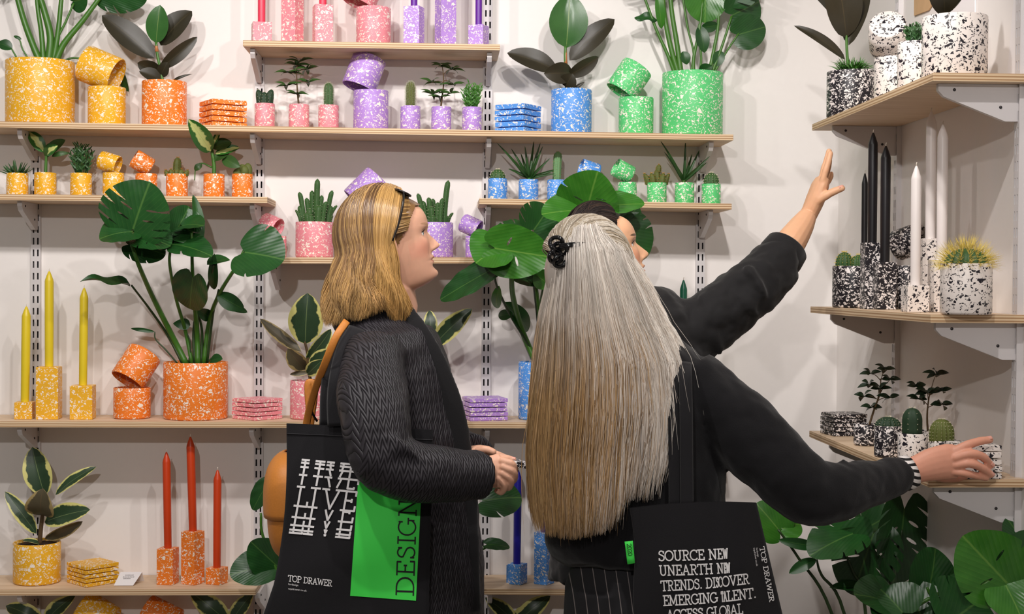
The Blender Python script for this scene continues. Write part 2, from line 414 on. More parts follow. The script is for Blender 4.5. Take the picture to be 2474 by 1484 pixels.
def bracket(p, d, label, L=.165, H=.075, w=.013):
    """pressed steel arm under a shelf: p is the top rear centre, d the outward direction"""
    p = V(p); d = V(d); sd = V((0, 0, 1)).cross(d); mb = MB()
    prof = [(0, 0), (L, 0), (L, -.014), (L*.93, -.026), (L*.16, -H), (0, -H)]
    n = len(prof)
    vs = [p+d*a+V((0, 0, b))+sd*t for t in (-w/2, w/2) for a, b in prof]
    mb.add(vs, [list(range(n))[::-1], list(range(n, 2*n))]+[(i, (i+1) % n, n+(i+1) % n, n+i) for i in range(n)])
    o = thing('shelf_bracket', p, label, 'bracket', 'white steel shelf brackets')
    mb.build('arm', M_metal, o, smooth=False)
    for a, b in ((L*.22, -H*.62), (L*.8, -.012)):
        sb = MB(); q = p+d*a+V((0, 0, b)); sb.tube([q-sd*(w/2+.002), q-sd*(w/2+.0005), q+sd*(w/2+.0005), q+sd*(w/2+.002)], [.0022, .0034, .0034, .0022], 8); sb.build('screw', M_screw, o)
    return o
for s, ups, nm in ((S1, (1, 2), 'top shelf'), (S2, (0, 1, 2, 3), 'longest shelf'), (S3, (0, 1), 'shelf of small yellow and orange pots'),
                   (S4, (2, 3), 'shelf of small blue and green pots'), (S5, (1, 2), 'shelf of candelabra cactuses'), (S6, (0, 1, 2, 3), 'shelf of yellow candles'), (S7, (0, 1), 'low shelf of red candles'), (S8, (2,), 'low shelf of the blue candle')):
    for k in ups:
        pos = {0: 'on the leftmost upright', 1: 'on the second upright', 2: 'on the third upright', 3: 'on the fourth upright'}[k]
        x = UX[k]
        if k == 1 and s in (S7,): x -= .012
        x = min(max(x, s.x0+.02), s.x1-.02) if k != 1 or s is not S7 else s.x1-.0
        bracket((x, YB-.013, s.z(x)-TH-.0005), (0, -1, 0), 'white bracket under the %s, %s' % (nm, pos))

# right-hand shelves along the right wall
XE, RY0, RY1 = .98, 2.945, 3.925
def shelf_right(z, label):
    mb = MB(); mb.box(((XE+XW-.002)/2, (RY0+RY1)/2, z-TH/2), (XW-.002-XE, RY1-RY0, TH))
    s = Shelf(); s.z = lambda x: z
    s.ob = mb.build('shelf_board', M_wood, smooth=False, org=((XE+XW)/2, (RY0+RY1)/2, z-TH), bevel=.0012)
    tag(s.ob, label, 'shelf', 'plywood wall shelves'); return s
ZR1 = (WX(2255, 178, XE).z + WX(1962, 298, XE).z)/2
ZR2 = (WX(2255, 766, XE).z + WX(1967, 737, XE).z)/2
ZR3 = (WX(2265, 1168, XE).z + WX(1968, 1045, XE).z)/2
R1 = shelf_right(ZR1, 'upper plywood shelf on the right wall holding a big black and white pot')
R2 = shelf_right(ZR2, 'middle plywood shelf on the right wall under the black and white candles')
R3 = shelf_right(ZR3, 'lower plywood shelf on the right wall where the grey-haired woman reaches')
for s, nm in ((R1, 'upper right-wall shelf'), (R2, 'middle right-wall shelf'), (R3, 'lower right-wall shelf')):
    for y, en in ((3.80, 'at its far end'), (2.985, 'at its near end')):
        bracket((XW-.013, y, s.z(0)-TH-.0005), (-1, 0, 0), 'white bracket under the %s, %s' % (nm, en))

# sheets on the right wall above the top shelf
def sheet(name, pts, mat, label, th=.003):
    mb = MB(); q = [V(p) for p in pts]; n = len(q)
    mb.add([p for p in q]+[p-V((th, 0, 0)) for p in q], [list(range(n)), list(range(n, 2*n))[::-1]]+[(i, (i+1) % n, n+(i+1) % n, n+i) for i in range(n)])
    c = sum(q, V((0, 0, 0)))/n
    return tag(mb.build(name, mat, smooth=False, org=c), label, 'poster')
M_paper = plain('white_paper', (240, 236, 236), .7, .3)
M_kraft = plain('tan_card', (206, 170, 128), .8, .2, var=.08, bscale=40)
def wr(px, py): return WX(px, py, XW-.001)
sheet('wall_card', [wr(2211, -60), wr(2300, -60), wr(2246, 25), wr(2211, 38)][::-1], M_kraft, 'tan card on the right wall behind the biggest white pot')
sheet('wall_poster', [wr(2302, -60), wr(2358, -60), wr(2358, 60), wr(2302, 60)], M_paper, 'white sheet on the right wall above the biggest white pot')
sheet('wall_poster', [wr(2457, -60), wr(2530, -60), wr(2530, 180), wr(2437, 178)], M_paper, 'white sheet on the right wall cut by the right picture edge')

# ------------------------------------------------------------------ pots
def pot_prof(r, h, t=.006, fill=.93, rb=.005):
    return [(0, 0), (r-rb, 0), (r-rb*.3, rb*.3), (r, rb), (r, h-.002), (r-.0012, h), (r-t+.0012, h), (r-t, h-.002), (r-t, t+.004), (r-t-.004, t), (0, t)]
def pot_mesh(parent, c, r, h, col, R=None, name='pot'):
    mb = MB(); mb.lathe(pot_prof(r, h, max(.0035, r*.07)), c, R, 48)
    return mb.build(name, TZ[col], parent, auto=50)
def soil(parent, c, r, h):
    mb = MB(); rr = r-max(.0035, r*.07)
    mb.grid(lambda u, v: V(c)+V((rr*v*cos(2*pi*u), rr*v*sin(2*pi*u), h*.93 + .004*(1-v)*rr/.05 + .0015*noise.noise(V((u*9, v*9, c[0]*30))))), 24, 6, wrap=True)
    return mb.build('soil', M_soil, parent)
class P: pass
def place(sh, px, pyt, wpx, Y=None, X=None):
    """pot geometry from its pixel centre, top and width; back shelves take a depth, right-wall shelves an X"""
    if X is not None: Y = WX(px, 700, X).y; x = X
    else:
        Y = Y or 4.295; x = W(px, 500, Y).x
    p = P(); p.Y = Y; p.x = x; p.r = m(wpx, Y)/2; p.z0 = sh.z(x)+.0004
    if sh in (R1, R2, R3): p.z0 = sh.z(x)+.0004
    elif p.r > (YB-YF)/2-.006: p.r = (YB-YF)/2-.006
    p.z1 = W(px, pyt, Y).z; p.h = p.z1-p.z0; p.c = V((x, Y, p.z0)); p.top = V((x, Y, p.z1)); return p
def empty_pot(sh, px, pyt, wpx, col, label, group=None, **kw):
    p = place(sh, px, pyt, wpx, **kw); mb = MB(); mb.lathe(pot_prof(p.r, p.h, max(.0035, p.r*.07)), p.c, None, 48)
    tag(mb.build('plant_pot', TZ[col], auto=50, org=p.c), label, 'pot', group or 'empty stacked pots'); return p
def tilted_pot(cx, cy, Y, r, h, ang, e, col, label, rb=.005):
    a = radians(ang); e = radians(e); ax = V((cos(a)*cos(e), -sin(e), sin(a)*cos(e)))
    c = W(cx, cy, Y); R = V((0, 0, 1)).rotation_difference(ax).to_matrix()
    mb = MB(); pf = pot_prof(r, h, max(.0035, r*.07))
    if rb > .006: pf = [(r*sin(pi/2*k/8), rb*(1-cos(pi/2*k/8))) for k in range(9)] + pf[4:]
    mb.lathe(pf, c-ax*h/2, R, 48)
    tag(mb.build('plant_pot', TZ[col], auto=50, org=c), label, 'pot', 'pots tipped on top of other pots')
def potted(sh, px, pyt, wpx, col, name, label, group=None, cat='potted plant', **kw):
    p = place(sh, px, pyt, wpx, **kw); p.t = thing(name, p.c, label, cat, group)
    pot_mesh(p.t, p.c, p.r, p.h, col); soil(p.t, p.c, p.r, p.h); p.soilz = p.z0+p.h*.93; return p

# ------------------------------------------------------------------ candles, holders and coasters
def square_block(sh, px, pyt, wpx, col, label, rot=25, Y=None, X=None, s=None, yc=4.27):
    p = place(sh, px, pyt, wpx, Y=Y or yc, X=X); th = radians(rot)
    s = s or 2*p.r/(abs(sin(th))+abs(cos(th)))
    mb = MB(); mb.box((p.x, p.Y, (p.z0+p.z1)/2), (s, s, p.h), rz=th)
    tag(mb.build('candle_holder', TZ[col], smooth=False, org=p.c, bevel=.0012), label, 'candle holder', 'speckled candle holders'); p.s = s; return p
def candle(p, pytip, wpx, col, label, lean=0.0, pxtip=None):
    zt = W(pxtip or 1070, pytip, p.Y).z if pxtip else W(PCX+(p.x/p.Y)*FPX-167, pytip, p.Y).z
    b = V((p.x, p.Y, p.z1+.0003)); r = m(wpx, p.Y)/2; H = zt-b.z; top = V((p.x+lean, p.Y, zt))
    R = V((0, 0, 1)).rotation_difference((top-b).normalized()).to_matrix()
    t = thing('taper_candle', b, label, 'candle', 'tapered dinner candles')
    mb = MB(); mb.lathe([(0, 0), (r*.92, 0), (r*.95, .004), (r, H*.5), (r*1.0, H-.030), (r*.93, H-.025), (r*.55, H-.012), (r*.22, H-.002), (0, H)], b, R, 24)
    mb.build('wax', WAXM[col], t, auto=40)
    wk = MB(); ax = (top-b).normalized(); wk.tube([top-ax*.003, top+ax*.004, top+ax*.007+V((.001, 0, 0))], .0009, 6); wk.build('wick', M_wick, t)
POS5 = ['topmost', 'second from top', 'middle', 'second from bottom', 'lowest']
def coasters(sh, px0, px1, pyt, rot, col, where, Y=4.285, X=None, n=5, s=None):
    px = (px0+px1)/2; p = place(sh, px, pyt, px1-px0, Y=None if X else Y, X=X); th = radians(rot)
    s = s or m(px1-px0, p.Y)/(abs(sin(th))+abs(cos(th))); dz = p.h/n
    for k in range(n):
        mb = MB(); c = V((p.x+rnd.uniform(-.0012, .0012), p.Y+rnd.uniform(-.001, .001), p.z0+dz*k))
        mb.box(c+V((0, 0, dz*.41)), (s, s, dz*.82), rz=th+rnd.uniform(-.02, .02))
        if k: mb.box(c+V((0, 0, -dz*.09)), (s*.80, s*.80, dz*.18), rz=th)
        tag(mb.build('coaster', TZ[col], smooth=False, org=c, bevel=.0018), '%s square %s coaster in stack %s' % (POS5[4-k] if n == 5 else k, {'white': 'white and black', 'black': 'black and white'}.get(col, col), where), 'coaster', '%s coasters %s' % (col, where))
    return p

# ---- top shelf
H = square_block(S1, 630.5, 56, 53, 'pink', 'smallest pink candle holder, at the left end of the top shelf', 12); candle(H, -260, 19, 'pink', 'pink candle at the left end of the top shelf')
H = square_block(S1, 705, -95, 52, 'pink', 'tallest pink candle holder on the top shelf', 63); candle(H, -420, 19, 'pink', 'pink candle in the tallest pink holder, above the picture')
H = square_block(S1, 778, 14, 52, 'pink', 'medium pink candle holder beside the pink pots on the top shelf', 14); candle(H, -300, 19, 'pink', 'pink candle in the medium holder beside the pink pots')
empty_pot(S1, 900.5, 20, 83, 'pink', 'upright pink pot under a tipped pink pot on the top shelf')
tilted_pot(880, -26, 4.295, .0497, .096, -112, 8, 'pink', 'pink pot tipped over the upright pink pot on the top shelf')
H = square_block(S1, 998, 17, 50, 'purple', 'medium purple candle holder beside the pink pots on the top shelf', 72); candle(H, -300, 17, 'purple', 'purple candle in the medium holder on the top shelf')
H = square_block(S1, 1074, -92, 52, 'purple', 'tallest purple candle holder on the top shelf', 24); candle(H, -420, 18, 'purple', 'purple candle in the tallest purple holder, above the picture')
H = square_block(S1, 1154, 62, 51, 'purple', 'smallest purple candle holder, at the right end of the top shelf', 66); candle(H, -260, 17, 'purple', 'purple candle at the right end of the top shelf')
# ---- long shelf
empty_pot(S2, 258, 212, 88, 'yellow', 'upright yellow pot under a tipped yellow pot on the longest shelf')
tilted_pot(243, 168, 4.295, .053, .103, -23, 7, 'yellow', 'yellow pot tipped on its side over another beside the largest yellow pot')
coasters(S2, 479, 598, 243, 30, 'orange', 'beside orange rubber plant pot')
empty_pot(S2, 895, 220, 84, 'purple', 'upright purple pot under a tipped purple pot on the longest shelf')
tilted_pot(880, 176, 4.295, .0495, .097, -110, 9, 'purple', 'purple pot tipped over another among small purple plants on the longest shelf')
coasters(S2, 1194, 1307, 253, 56, 'blue', 'beside blue rubber plant pot')
empty_pot(S2, 1535, 237, 84, 'green', 'upright green pot under a tipped green pot on the longest shelf')
tilted_pot(1520, 193, 4.295, .048, .092, -124, 4, 'green', 'green pot tipped over another beside the largest green pot')
# ---- small-pot shelves
empty_pot(S3, 274, 418, 50, 'yellow', 'small upright yellow pot under a tipped small yellow pot')
tilted_pot(264, 393, 4.295, .0275, .056, -18, 9, 'yellow', 'small yellow pot tipped on its side above a small yellow pot')
empty_pot(S3, 353.5, 420, 51, 'orange', 'small upright orange pot under a tipped small orange pot')
tilted_pot(344, 394, 4.295, .0275, .056, 149, 16, 'orange', 'small orange pot tipped above another with its mouth to the left')
empty_pot(S4, 1432, 438, 46, 'blue', 'small upright blue pot hidden behind the monstera leaf')
tilted_pot(1424, 412, 4.295, .0272, .055, 163, 10, 'blue', 'small blue pot tipped above the monstera leaf')
empty_pot(S4, 1515, 441, 46, 'green', 'small upright green pot under a tipped small green pot')
tilted_pot(1506, 414, 4.295, .0272, .055, 153, 11, 'green', 'small green pot tipped above a small green pot')
# ---- cactus shelf
empty_pot(S5, 668, 571, 48, 'pink', 'small upright pink pot beside the large pink cactus pot')
tilted_pot(655, 543, 4.295, .0275, .055, -22, 27, 'pink', 'small pink pot tipped with its open mouth showing beside the cactus pot')
empty_pot(S5, 885, 540, 84, 'purple', 'upright purple pot hidden behind the blonde woman\'s head')
tilted_pot(889, 461, 4.295, .0495, .097, -134, 5, 'purple', 'purple pot tipped at an angle just above the blonde woman\'s head')
empty_pot(S5, 1148, 571, 46, 'purple', 'small upright purple pot near the big monstera leaf')
tilted_pot(1137, 546, 4.295, .0272, .055, -25, 18, 'purple', 'small purple pot tipped with its dark mouth toward the monstera leaf')
# ---- candle shelf
H = square_block(S6, 60.5, 971, 43, 'yellow', 'smallest yellow candle holder, a cube near the left edge', 3); candle(H, 740, 21, 'yellow', 'shortest standing yellow candle, in the cube holder by the left edge', .004)
H = square_block(S6, 119, 886, 54, 'yellow', 'tallest yellow candle holder on the candle shelf', 3); candle(H, 655, 21, 'yellow', 'yellow candle reaching highest, in the tallest yellow holder')
H = square_block(S6, 201, 931, 55, 'yellow', 'medium yellow candle holder beside the stacked orange pots', 3); candle(H, 695, 20, 'yellow', 'yellow candle in the medium yellow holder', .003)
empty_pot(S6, 320, 936, 87, 'orange', 'upright orange pot under a tipped orange pot beside the monstera')
tilted_pot(329, 887, 4.295, .0505, .098, -119, 24, 'orange', 'orange pot tipped with its mouth down to the left beside the monstera')
coasters(S6, 563, 683, 960, 47, 'pink', 'beside orange monstera pot')
coasters(S6, 1118, 1228, 958, 12, 'purple', 'behind the blonde woman')
H = square_block(S6, 1653, 905, 50, 'green', 'green candle holder hidden behind the raised sleeve', 10); candle(H, 676, 18, 'green', 'dark green candle whose tip shows above the black sleeve')
# ---- low shelves
H = square_block(S7, 407.5, 1324, 48, 'orange', 'medium orange candle holder, left of the three under red candles', 78); candle(H, 1092, 19, 'red', 'red candle in the left orange holder', -.005)
H = square_block(S7, 468, 1283, 54, 'orange', 'tallest orange candle holder, middle of the three under red candles', 60); candle(H, 1055, 20, 'red', 'tallest red candle, in the middle orange holder', -.008)
H = square_block(S7, 526.5, 1371, 51, 'orange', 'shortest orange candle holder, right of the three under red candles', 66); candle(H, 1135, 19, 'red', 'shortest red candle, in the smallest orange holder', .001)
coasters(S7, 163, 287, 1357, 43, 'yellow', 'on low left shelf')
H = square_block(S8, 1254, 1362, 52, 'blue', 'smallest blue candle holder, a cube behind the pinstripe trousers', 60); candle(H, 1135, 19, 'blue', 'dark blue candle in the blue cube holder', .002)
H = square_block(S8, 1320, 1285, 50, 'blue', 'tall blue candle holder beside the grey-haired woman\'s jumper', 55); candle(H, 1050, 19, 'blue', 'dark blue candle in the tall holder behind long hair')
H = square_block(S8, 1390, 1345, 50, 'blue', 'medium blue candle holder peeping past the pinstripe trousers', 60); candle(H, 1110, 19, 'blue', 'dark blue candle hidden behind the grey-haired woman')
empty_pot(S9, 225, 1533, 88, 'yellow', 'upright yellow pot on the lowest left shelf'); tilted_pot(232, 1502-14, 4.295, .053, .1, -30, 7, 'yellow', 'yellow pot tipped on the lowest left shelf, only its edge in view')
empty_pot(S9, 395, 1535, 88, 'orange', 'upright orange pot on the lowest left shelf'); tilted_pot(387, 1508-14, 4.295, .05, .1, -25, 7, 'orange', 'orange pot tipped on the lowest left shelf, only its edge in view')
# white cards on the low shelf
tc_ = place(S7, 312, 1394, 60, Y=4.26); t = thing('folded_card', tc_.c, 'small folded white card beside the yellow coasters on the low shelf', 'card')
mb = MB(); xx, yy, zz = tc_.c
a0, a1, b0, b1 = V((xx-.036, yy-.025, zz+.001)), V((xx+.018, yy-.025, zz+.001)), V((xx-.027, yy+.022, zz+.030)), V((xx+.034, yy+.022, zz+.030))
mb.add([a0, a1, b1, b0, V((xx-.03, yy+.04, zz+.001)), V((xx+.036, yy+.04, zz+.001))], [(0, 1, 2, 3), (3, 2, 5, 4)])
mb.build('card', M_paper, t, smooth=False, solid=.0006)
M_print = plain('grey_print', (150, 146, 146), .8)
mb = MB()
for k, (w0, w1, v) in enumerate(((.30, .72, .74), (.24, .8, .60), (.3, .66, .48))):
    for q in range(7):
        u0 = lerp(w0, w1, q/7); u1 = lerp(w0, w1, (q+.7)/7); n_ = V((0, -.0007, .001))
        f = lambda u, vv: lerp(lerp(a0, a1, u), lerp(b0, b1, u), vv)+n_
        mb.add([f(u0, v), f(u1, v), f(u1, v+.05), f(u0, v+.05)], [(0, 1, 2, 3)])
mb.build('print', M_print, t, smooth=False)
# ---- right-wall shelves
empty_pot(R1, 2153, 140, 92, 'white', 'upright white pot under a round tipped pot on the upper right shelf', X=1.065)
tilted_pot(2146, 84, 3.53, .047, .085, -62, -52, 'white', 'white pot tipped with its round base toward us on the upper right shelf', rb=.04)
H = square_block(R2, 2087, 660, 44, 'black', 'short black candle holder hidden behind the black cactus pot', 0, X=1.105); candle(H, 418, 15, 'black', 'shortest black candle, leftmost of the three')
H = square_block(R2, 2106, 587, 46, 'black', 'tallest black candle holder on the middle right shelf', 0, X=1.035); candle(H, 320, 23, 'black', 'black candle reaching highest, in the tallest black holder')
H = square_block(R2, 2137, 634, 46, 'black', 'medium black candle holder, nearest of the black holders', 0, X=1.052); candle(H, 352, 24, 'black', 'black candle in the medium holder, right of the three')
empty_pot(R2, 2190, 642, 56, 'black', 'upright black pot behind the white candle holders', X=1.125)
tilted_pot(2196, 584, 3.60, .038, .072, 24, 46, 'black', 'black pot tipped with its dark mouth facing us behind the white candles')
H = square_block(R2, 2211, 690, 54, 'white', 'shortest white candle holder, frontmost left of the three', 0, X=1.022); candle(H, 400, 25, 'white', 'shortest white candle, leftmost of the white three')
H = square_block(R2, 2246, 577, 50, 'white', 'tallest white candle holder on the middle right shelf', 0, X=1.095); candle(H, 268, 25, 'white', 'tallest white candle, middle of the white three')
H = square_block(R2, 2274, 628, 52, 'white', 'medium white candle holder beside the spiky cactus pot', 0, X=1.085); candle(H, 300, 26, 'white', 'white candle nearest the spiky golden cactus')
coasters(R3, 1998, 2084, 996, 8, 'black', 'at far end of lower shelf', X=1.045, s=.09)
coasters(R3, 2323, 2387, 1068, 0, 'white', 'under the reaching hand', X=1.085, s=.088)
# ------------------------------------------------------------------ leaves and plants
def prof_oval(v): return (sin(pi*min(1, max(0, v))**.92))**.62
def prof_lance(v): return (sin(pi*v**.7))**.9
def prof_blade(v): return (1-v)**.55*(.55+.45*min(1, v*6))
def prof_heart(v): return (sin(pi*v**.62))**.8
PROF = {'oval': prof_oval, 'lance': prof_lance, 'blade': prof_blade, 'heart': prof_heart}
TOCAM = V((0, -1, 0.1))
def leaf(mb, B, T, w, N=None, roll=0, bend=.08, fold=.12, shape='oval', n=14, k=6, wav=0, curl=0):
    B, T = V(B), V(T); ax = T-B; L = ax.length; a = ax.normalized()
    N = V(N) if N is not None else TOCAM
    s = a.cross(N); s = s.normalized() if s.length > 1e-4 else a.orthogonal().normalized()
    nn = s.cross(a)
    if roll:
        R = Matrix.Rotation(radians(roll), 3, a); s = R @ s; nn = R @ nn
    pf = PROF[shape]; ph = rnd.random()*6
    def fn(u, v):
        x = (u-.5)*2; h = w/2*pf(v)
        z = bend*L*(4*v*(1-v)) + fold*w*(abs(x)**1.3)*pf(v) - curl*L*v*v + wav*w*sin(v*9+ph)*x*x
        return B + a*(L*v) + s*(x*h) + nn*z
    mb.grid(fn, k, n)
def heart_outline(slits=5, depth=.5, n=46, asym=0.0):
    """half outline of a monstera leaf from the stalk notch (0, 0) to the tip (0, 1), unit length"""
    def hw(y):
        t = min(1, max(0, (y+.24)/1.24)); return .60*(t**.42)*((1-t)**.56)*1.60
    pts = [(0.0, 0.0), (.05, -.10), (.12, -.20)]
    ys = [lerp(-.215, .985, (i/n)**1.05) for i in range(n+1)]
    cuts = []
    for q in range(slits):
        y = lerp(.02, .70, (q+.5)/slits); cuts.append(y)
    ci = 0
    for y in ys:
        if ci < len(cuts) and y >= cuts[ci]:
            yc = cuts[ci]; dp = depth*(.8+.35*sin(ci*2.3+asym*5)); x0 = hw(yc)
            xi = x0*(1-dp); yi = yc-(x0-xi)*.55
            pts += [(x0, yc-.012), (lerp(x0, xi, .5)-.004, lerp(yc, yi, .5)-.020), (xi, yi), (lerp(x0, xi, .45), lerp(yc, yi, .45)+.022), (hw(yc+.045), yc+.045)]
            ci += 1
            continue
        if cuts and ci > 0 and y < cuts[ci-1]+.055: continue
        pts.append((hw(y), y))
    pts.append((0, 1.0)); return pts
def monstera_leaf(mb, A, T, w, N=None, roll=0, slits=4, depth=.45, holes=2, droop=.18, fold=.10, seed=0, cup=0, sc=1.0):
    """a heart-shaped split leaf: A is where the stalk joins, T the tip; w the full width"""
    A, T = V(A), V(T); ax = T-A; L = ax.length; a = ax.normalized()
    N = V(N) if N is not None else TOCAM
    s = a.cross(N).normalized(); nn = s.cross(a)
    if roll: R = Matrix.Rotation(radians(roll), 3, a); s = R @ s; nn = R @ nn
    r = heart_outline(slits, depth, asym=.1*seed); l = heart_outline(slits, depth, asym=.1*seed+.3)
    mw = max(p[0] for p in r)*2; kx = w/L/mw
    out = [(x*kx, y) for x, y in r] + [(-x*kx, y) for x, y in l[::-1]][1:-1]
    V2 = [V(p) for p in out]; E = [(i, (i+1) % len(out)) for i in range(len(out))]
    hl = []
    for q in range(holes):
        for sd in (-1, 1):
            cy = lerp(.12, .55, (q+.5+.2*sd)/max(1, holes)); cx = sd*kx*.17; ang = atan2(.5, sd*1.0)
            h = []
            for i in range(10):
                t = 2*pi*i/10; ex, ey = .085*cos(t), .020*sin(t)
                h.append((cx+ex*cos(ang)*kx*1.1-ey*sin(ang), cy+ex*sin(ang)+ey*cos(ang)))
            hl.append(h); b = len(V2); V2 += [V(p) for p in h]; E += [(b+i, b+(i+1) % 10) for i in range(10)]
    rr = random.Random(seed)
    for i in range(15):
        for j in range(19):
            V2.append(V(((i-7)/7*kx*mw*.49, -.2+j/18*1.17+.004*rr.random())))
    vo, eo, fo, _, _, _ = delaunay_2d_cdt(V2, E, [], 1, 1e-5)
    def inp(x, y, poly):
        c = False; j = len(poly)-1
        for i in range(len(poly)):
            if (poly[i][1] > y) != (poly[j][1] > y) and x < (poly[j][0]-poly[i][0])*(y-poly[i][1])/(poly[j][1]-poly[i][1])+poly[i][0]: c = not c
            j = i
        return c
    fs = []
    for f in fo:
        cx = sum(vo[i].x for i in f)/len(f); cy = sum(vo[i].y for i in f)/len(f)
        if not inp(cx, cy, out) or any(inp(cx, cy, h) for h in hl): continue
        fs.append(tuple(f))
    vs = []; uv = []
    for p in vo:
        x, y = p.x, p.y; xa = abs(x)/(kx*mw*.5)
        z = fold*xa**1.2*w - droop*L*(max(0, y-.1)**2) - droop*L*.5*max(0, -y) + .012*L*sin(14*(y-xa*.5))*xa - cup*w*xa*xa
        vs.append(A + a*(L*y) + s*(x*L) + nn*z); uv.append((.5+.5*max(-1, min(1, x/(kx*mw*.5))), max(0, min(1, (y+.24)/1.24))))
    mb.add(vs, fs, uv)
class Foliage:
    """gathers the leaves and stems of one plant and hangs them on it as named parts"""
    def __init__(s, parent, Y, base=None): s.p = parent; s.Y = Y; s.L = {}; s.S = {}; s.base = base; s.fwd = lambda y: 0
    def lm(s, k): return s.L.setdefault(k, MB())
    def sm(s, k): return s.S.setdefault(k, MB())
    def W(s, x, y, d=0): return W(x, y, s.Y+d+s.fwd(y))
    def leaf(s, x0, y0, x1, y1, w, mat='rubber', d0=0, d1=0, **kw):
        leaf(s.lm(mat), s.W(x0, y0, d0), s.W(x1, y1, d1), m(w, s.Y), **kw)
    def mon(s, x0, y0, x1, y1, w, mat='monstera', d0=0, d1=0, **kw):
        monstera_leaf(s.lm(mat), s.W(x0, y0, d0), s.W(x1, y1, d1), m(w, s.Y), **kw)
    def stem(s, pts, r0, r1=None, mat=None, d=0):
        mat = mat or 'g'; P_ = [s.W(p[0], p[1], (p[2] if len(p) > 2 else d)) for p in pts]
        s.sm(mat).tube(smooth_path(P_, 5) if len(P_) > 2 else P_, [m(r0, s.Y), m(r1 or r0*.6, s.Y)], 8)
    def done(s):
        for k, b in s.L.items():
            o = b.build('foliage' if k not in ('rubber_green',) else 'foliage', LM[k], s.p)
            if len(s.L) > 1: o['label'] = {'rubber_green': 'glossy mid green leaves', 'rubber': 'dark brownish green leaves', 'vari': 'green leaves with cream margins', 'vari_dull': 'dull brown leaf undersides', 'monstera': 'deep green leaves', 'monstera_bright': 'bright young green leaves', 'dieff': 'leaves with pale yellow centres'}.get(k, 'green leaves')
        for k, b in s.S.items(): b.build('stem', {'g': M_stem, 'd': M_stemd, 'b': M_bark, 'o': M_sheath}[k], s.p)
def rubber(p, spec, stems, small=()):
    f = Foliage(p.t, p.Y)
    for q in stems: f.stem(*q)
    for q in spec: f.leaf(*q[:5], **q[5])
    f.done()
# small plants
def spiky(p, n, h, spread, mat='succulent', w=.006, seed=1, up=.35, curve=.25):
    rr = random.Random(seed); f = MB(); c = V((p.x, p.Y, p.soilz))
    for i in range(n):
        a = rr.random()*2*pi; t = sqrt(rr.random()); el = lerp(pi/2, up, t*spread)
        d = V((cos(a)*cos(el), sin(a)*cos(el), sin(el))); hh = h*rr.uniform(.7, 1.05)
        b = c+V((cos(a), sin(a), 0))*p.r*.45*rr.random()
        leaf(f, b, b+d*hh, w*rr.uniform(.8, 1.2), N=V((-sin(a)*.3, -.5, 1)), bend=curve*rr.uniform(.4, 1)*(.3+t), fold=.3, shape='blade', n=7, k=2)
    f.build('foliage', LM[mat], p.t)
def bushy(p, h, rad, n, seed=1, mat='succulent'):
    """a dense tuft of short upright twigs set with small pointed leaves"""
    rr = random.Random(seed); f = MB(); c = V((p.x, p.Y, p.soilz))
    for i in range(n):
        a = rr.random()*2*pi; q = sqrt(rr.random()); b = c+V((cos(a), sin(a), 0))*p.r*.6*q
        tip = c+V((cos(a)*rad*q, sin(a)*rad*q, h*rr.uniform(.65, 1.05)*(1-.25*q*q)))
        f.tube(bez(b, b.lerp(tip, .5)+V((0, 0, h*.08)), tip, 4), [.0016, .0008], 5)
        for k in range(9):
            t = .2+.8*k/8; q0 = b.lerp(tip, t); aa = k*2.4+i; d = V((cos(aa)*.7, sin(aa)*.7, .75))
            leaf(f, q0, q0+d*h*.20, .0042, N=V((0, -1, .4)), shape='lance', n=3, k=2)
    f.build('foliage', LM[mat], p.t)
def tree(p, spec, Y=None, mat='small', ln=30, lw=10, seed=1, nl=6, trunk='b', th=2.4):
    """spec: list of (px, py) whorl points along twigs from the trunk; leaves droop around each"""
    rr = random.Random(seed); f = Foliage(p.t, p.Y); x0 = spec['base']
    f.stem([x0]+spec['trunk'], th, th*.45, trunk)
    for (bx, by, tx, ty, n) in spec['whorls']:
        if (bx, by) != (tx, ty): f.stem([(bx, by), ((bx+tx)/2, (by+ty)/2-4), (tx, ty, rr.uniform(-.01, .01))], 1.1, .7, trunk)
        for k in range(n):
            a = 2*pi*k/n + rr.random()*.6; L = ln*rr.uniform(.75, 1.15)
            dx, dy = cos(a)*L, .30*L*sin(a)+.35*L*rr.uniform(-.5, .8)
            leaf(f.lm(mat), f.W(tx, ty), f.W(tx+dx, ty+dy-6*cos(a)**2, sin(a)*m(L, p.Y)*.8), m(lw*rr.uniform(.8, 1.15), p.Y), N=V((0, -.7, .8)), bend=.12, shape='lance', n=6, k=2)
    f.done()
def ribbed(mb, c, r, h, ribs=12, amp=.10, nv=16, top=.5, lean=(0, 0), squash=1):
    c = V(c); n = ribs*4
    def fn(u, v):
        a = 2*pi*u; t = v
        rr = r*(min(1, (t/.12)**.5)*.25+.75 if t < .12 else 1)*(1 if t < 1-top else sqrt(max(0, 1-((t-(1-top))/top)**2)))
        rr *= 1-amp*(.5+.5*cos(ribs*a))
        return c+V((rr*cos(a)+lean[0]*t*t, rr*sin(a)*squash+lean[1]*t*t, h*t))
    mb.grid(fn, n, nv, wrap=True)
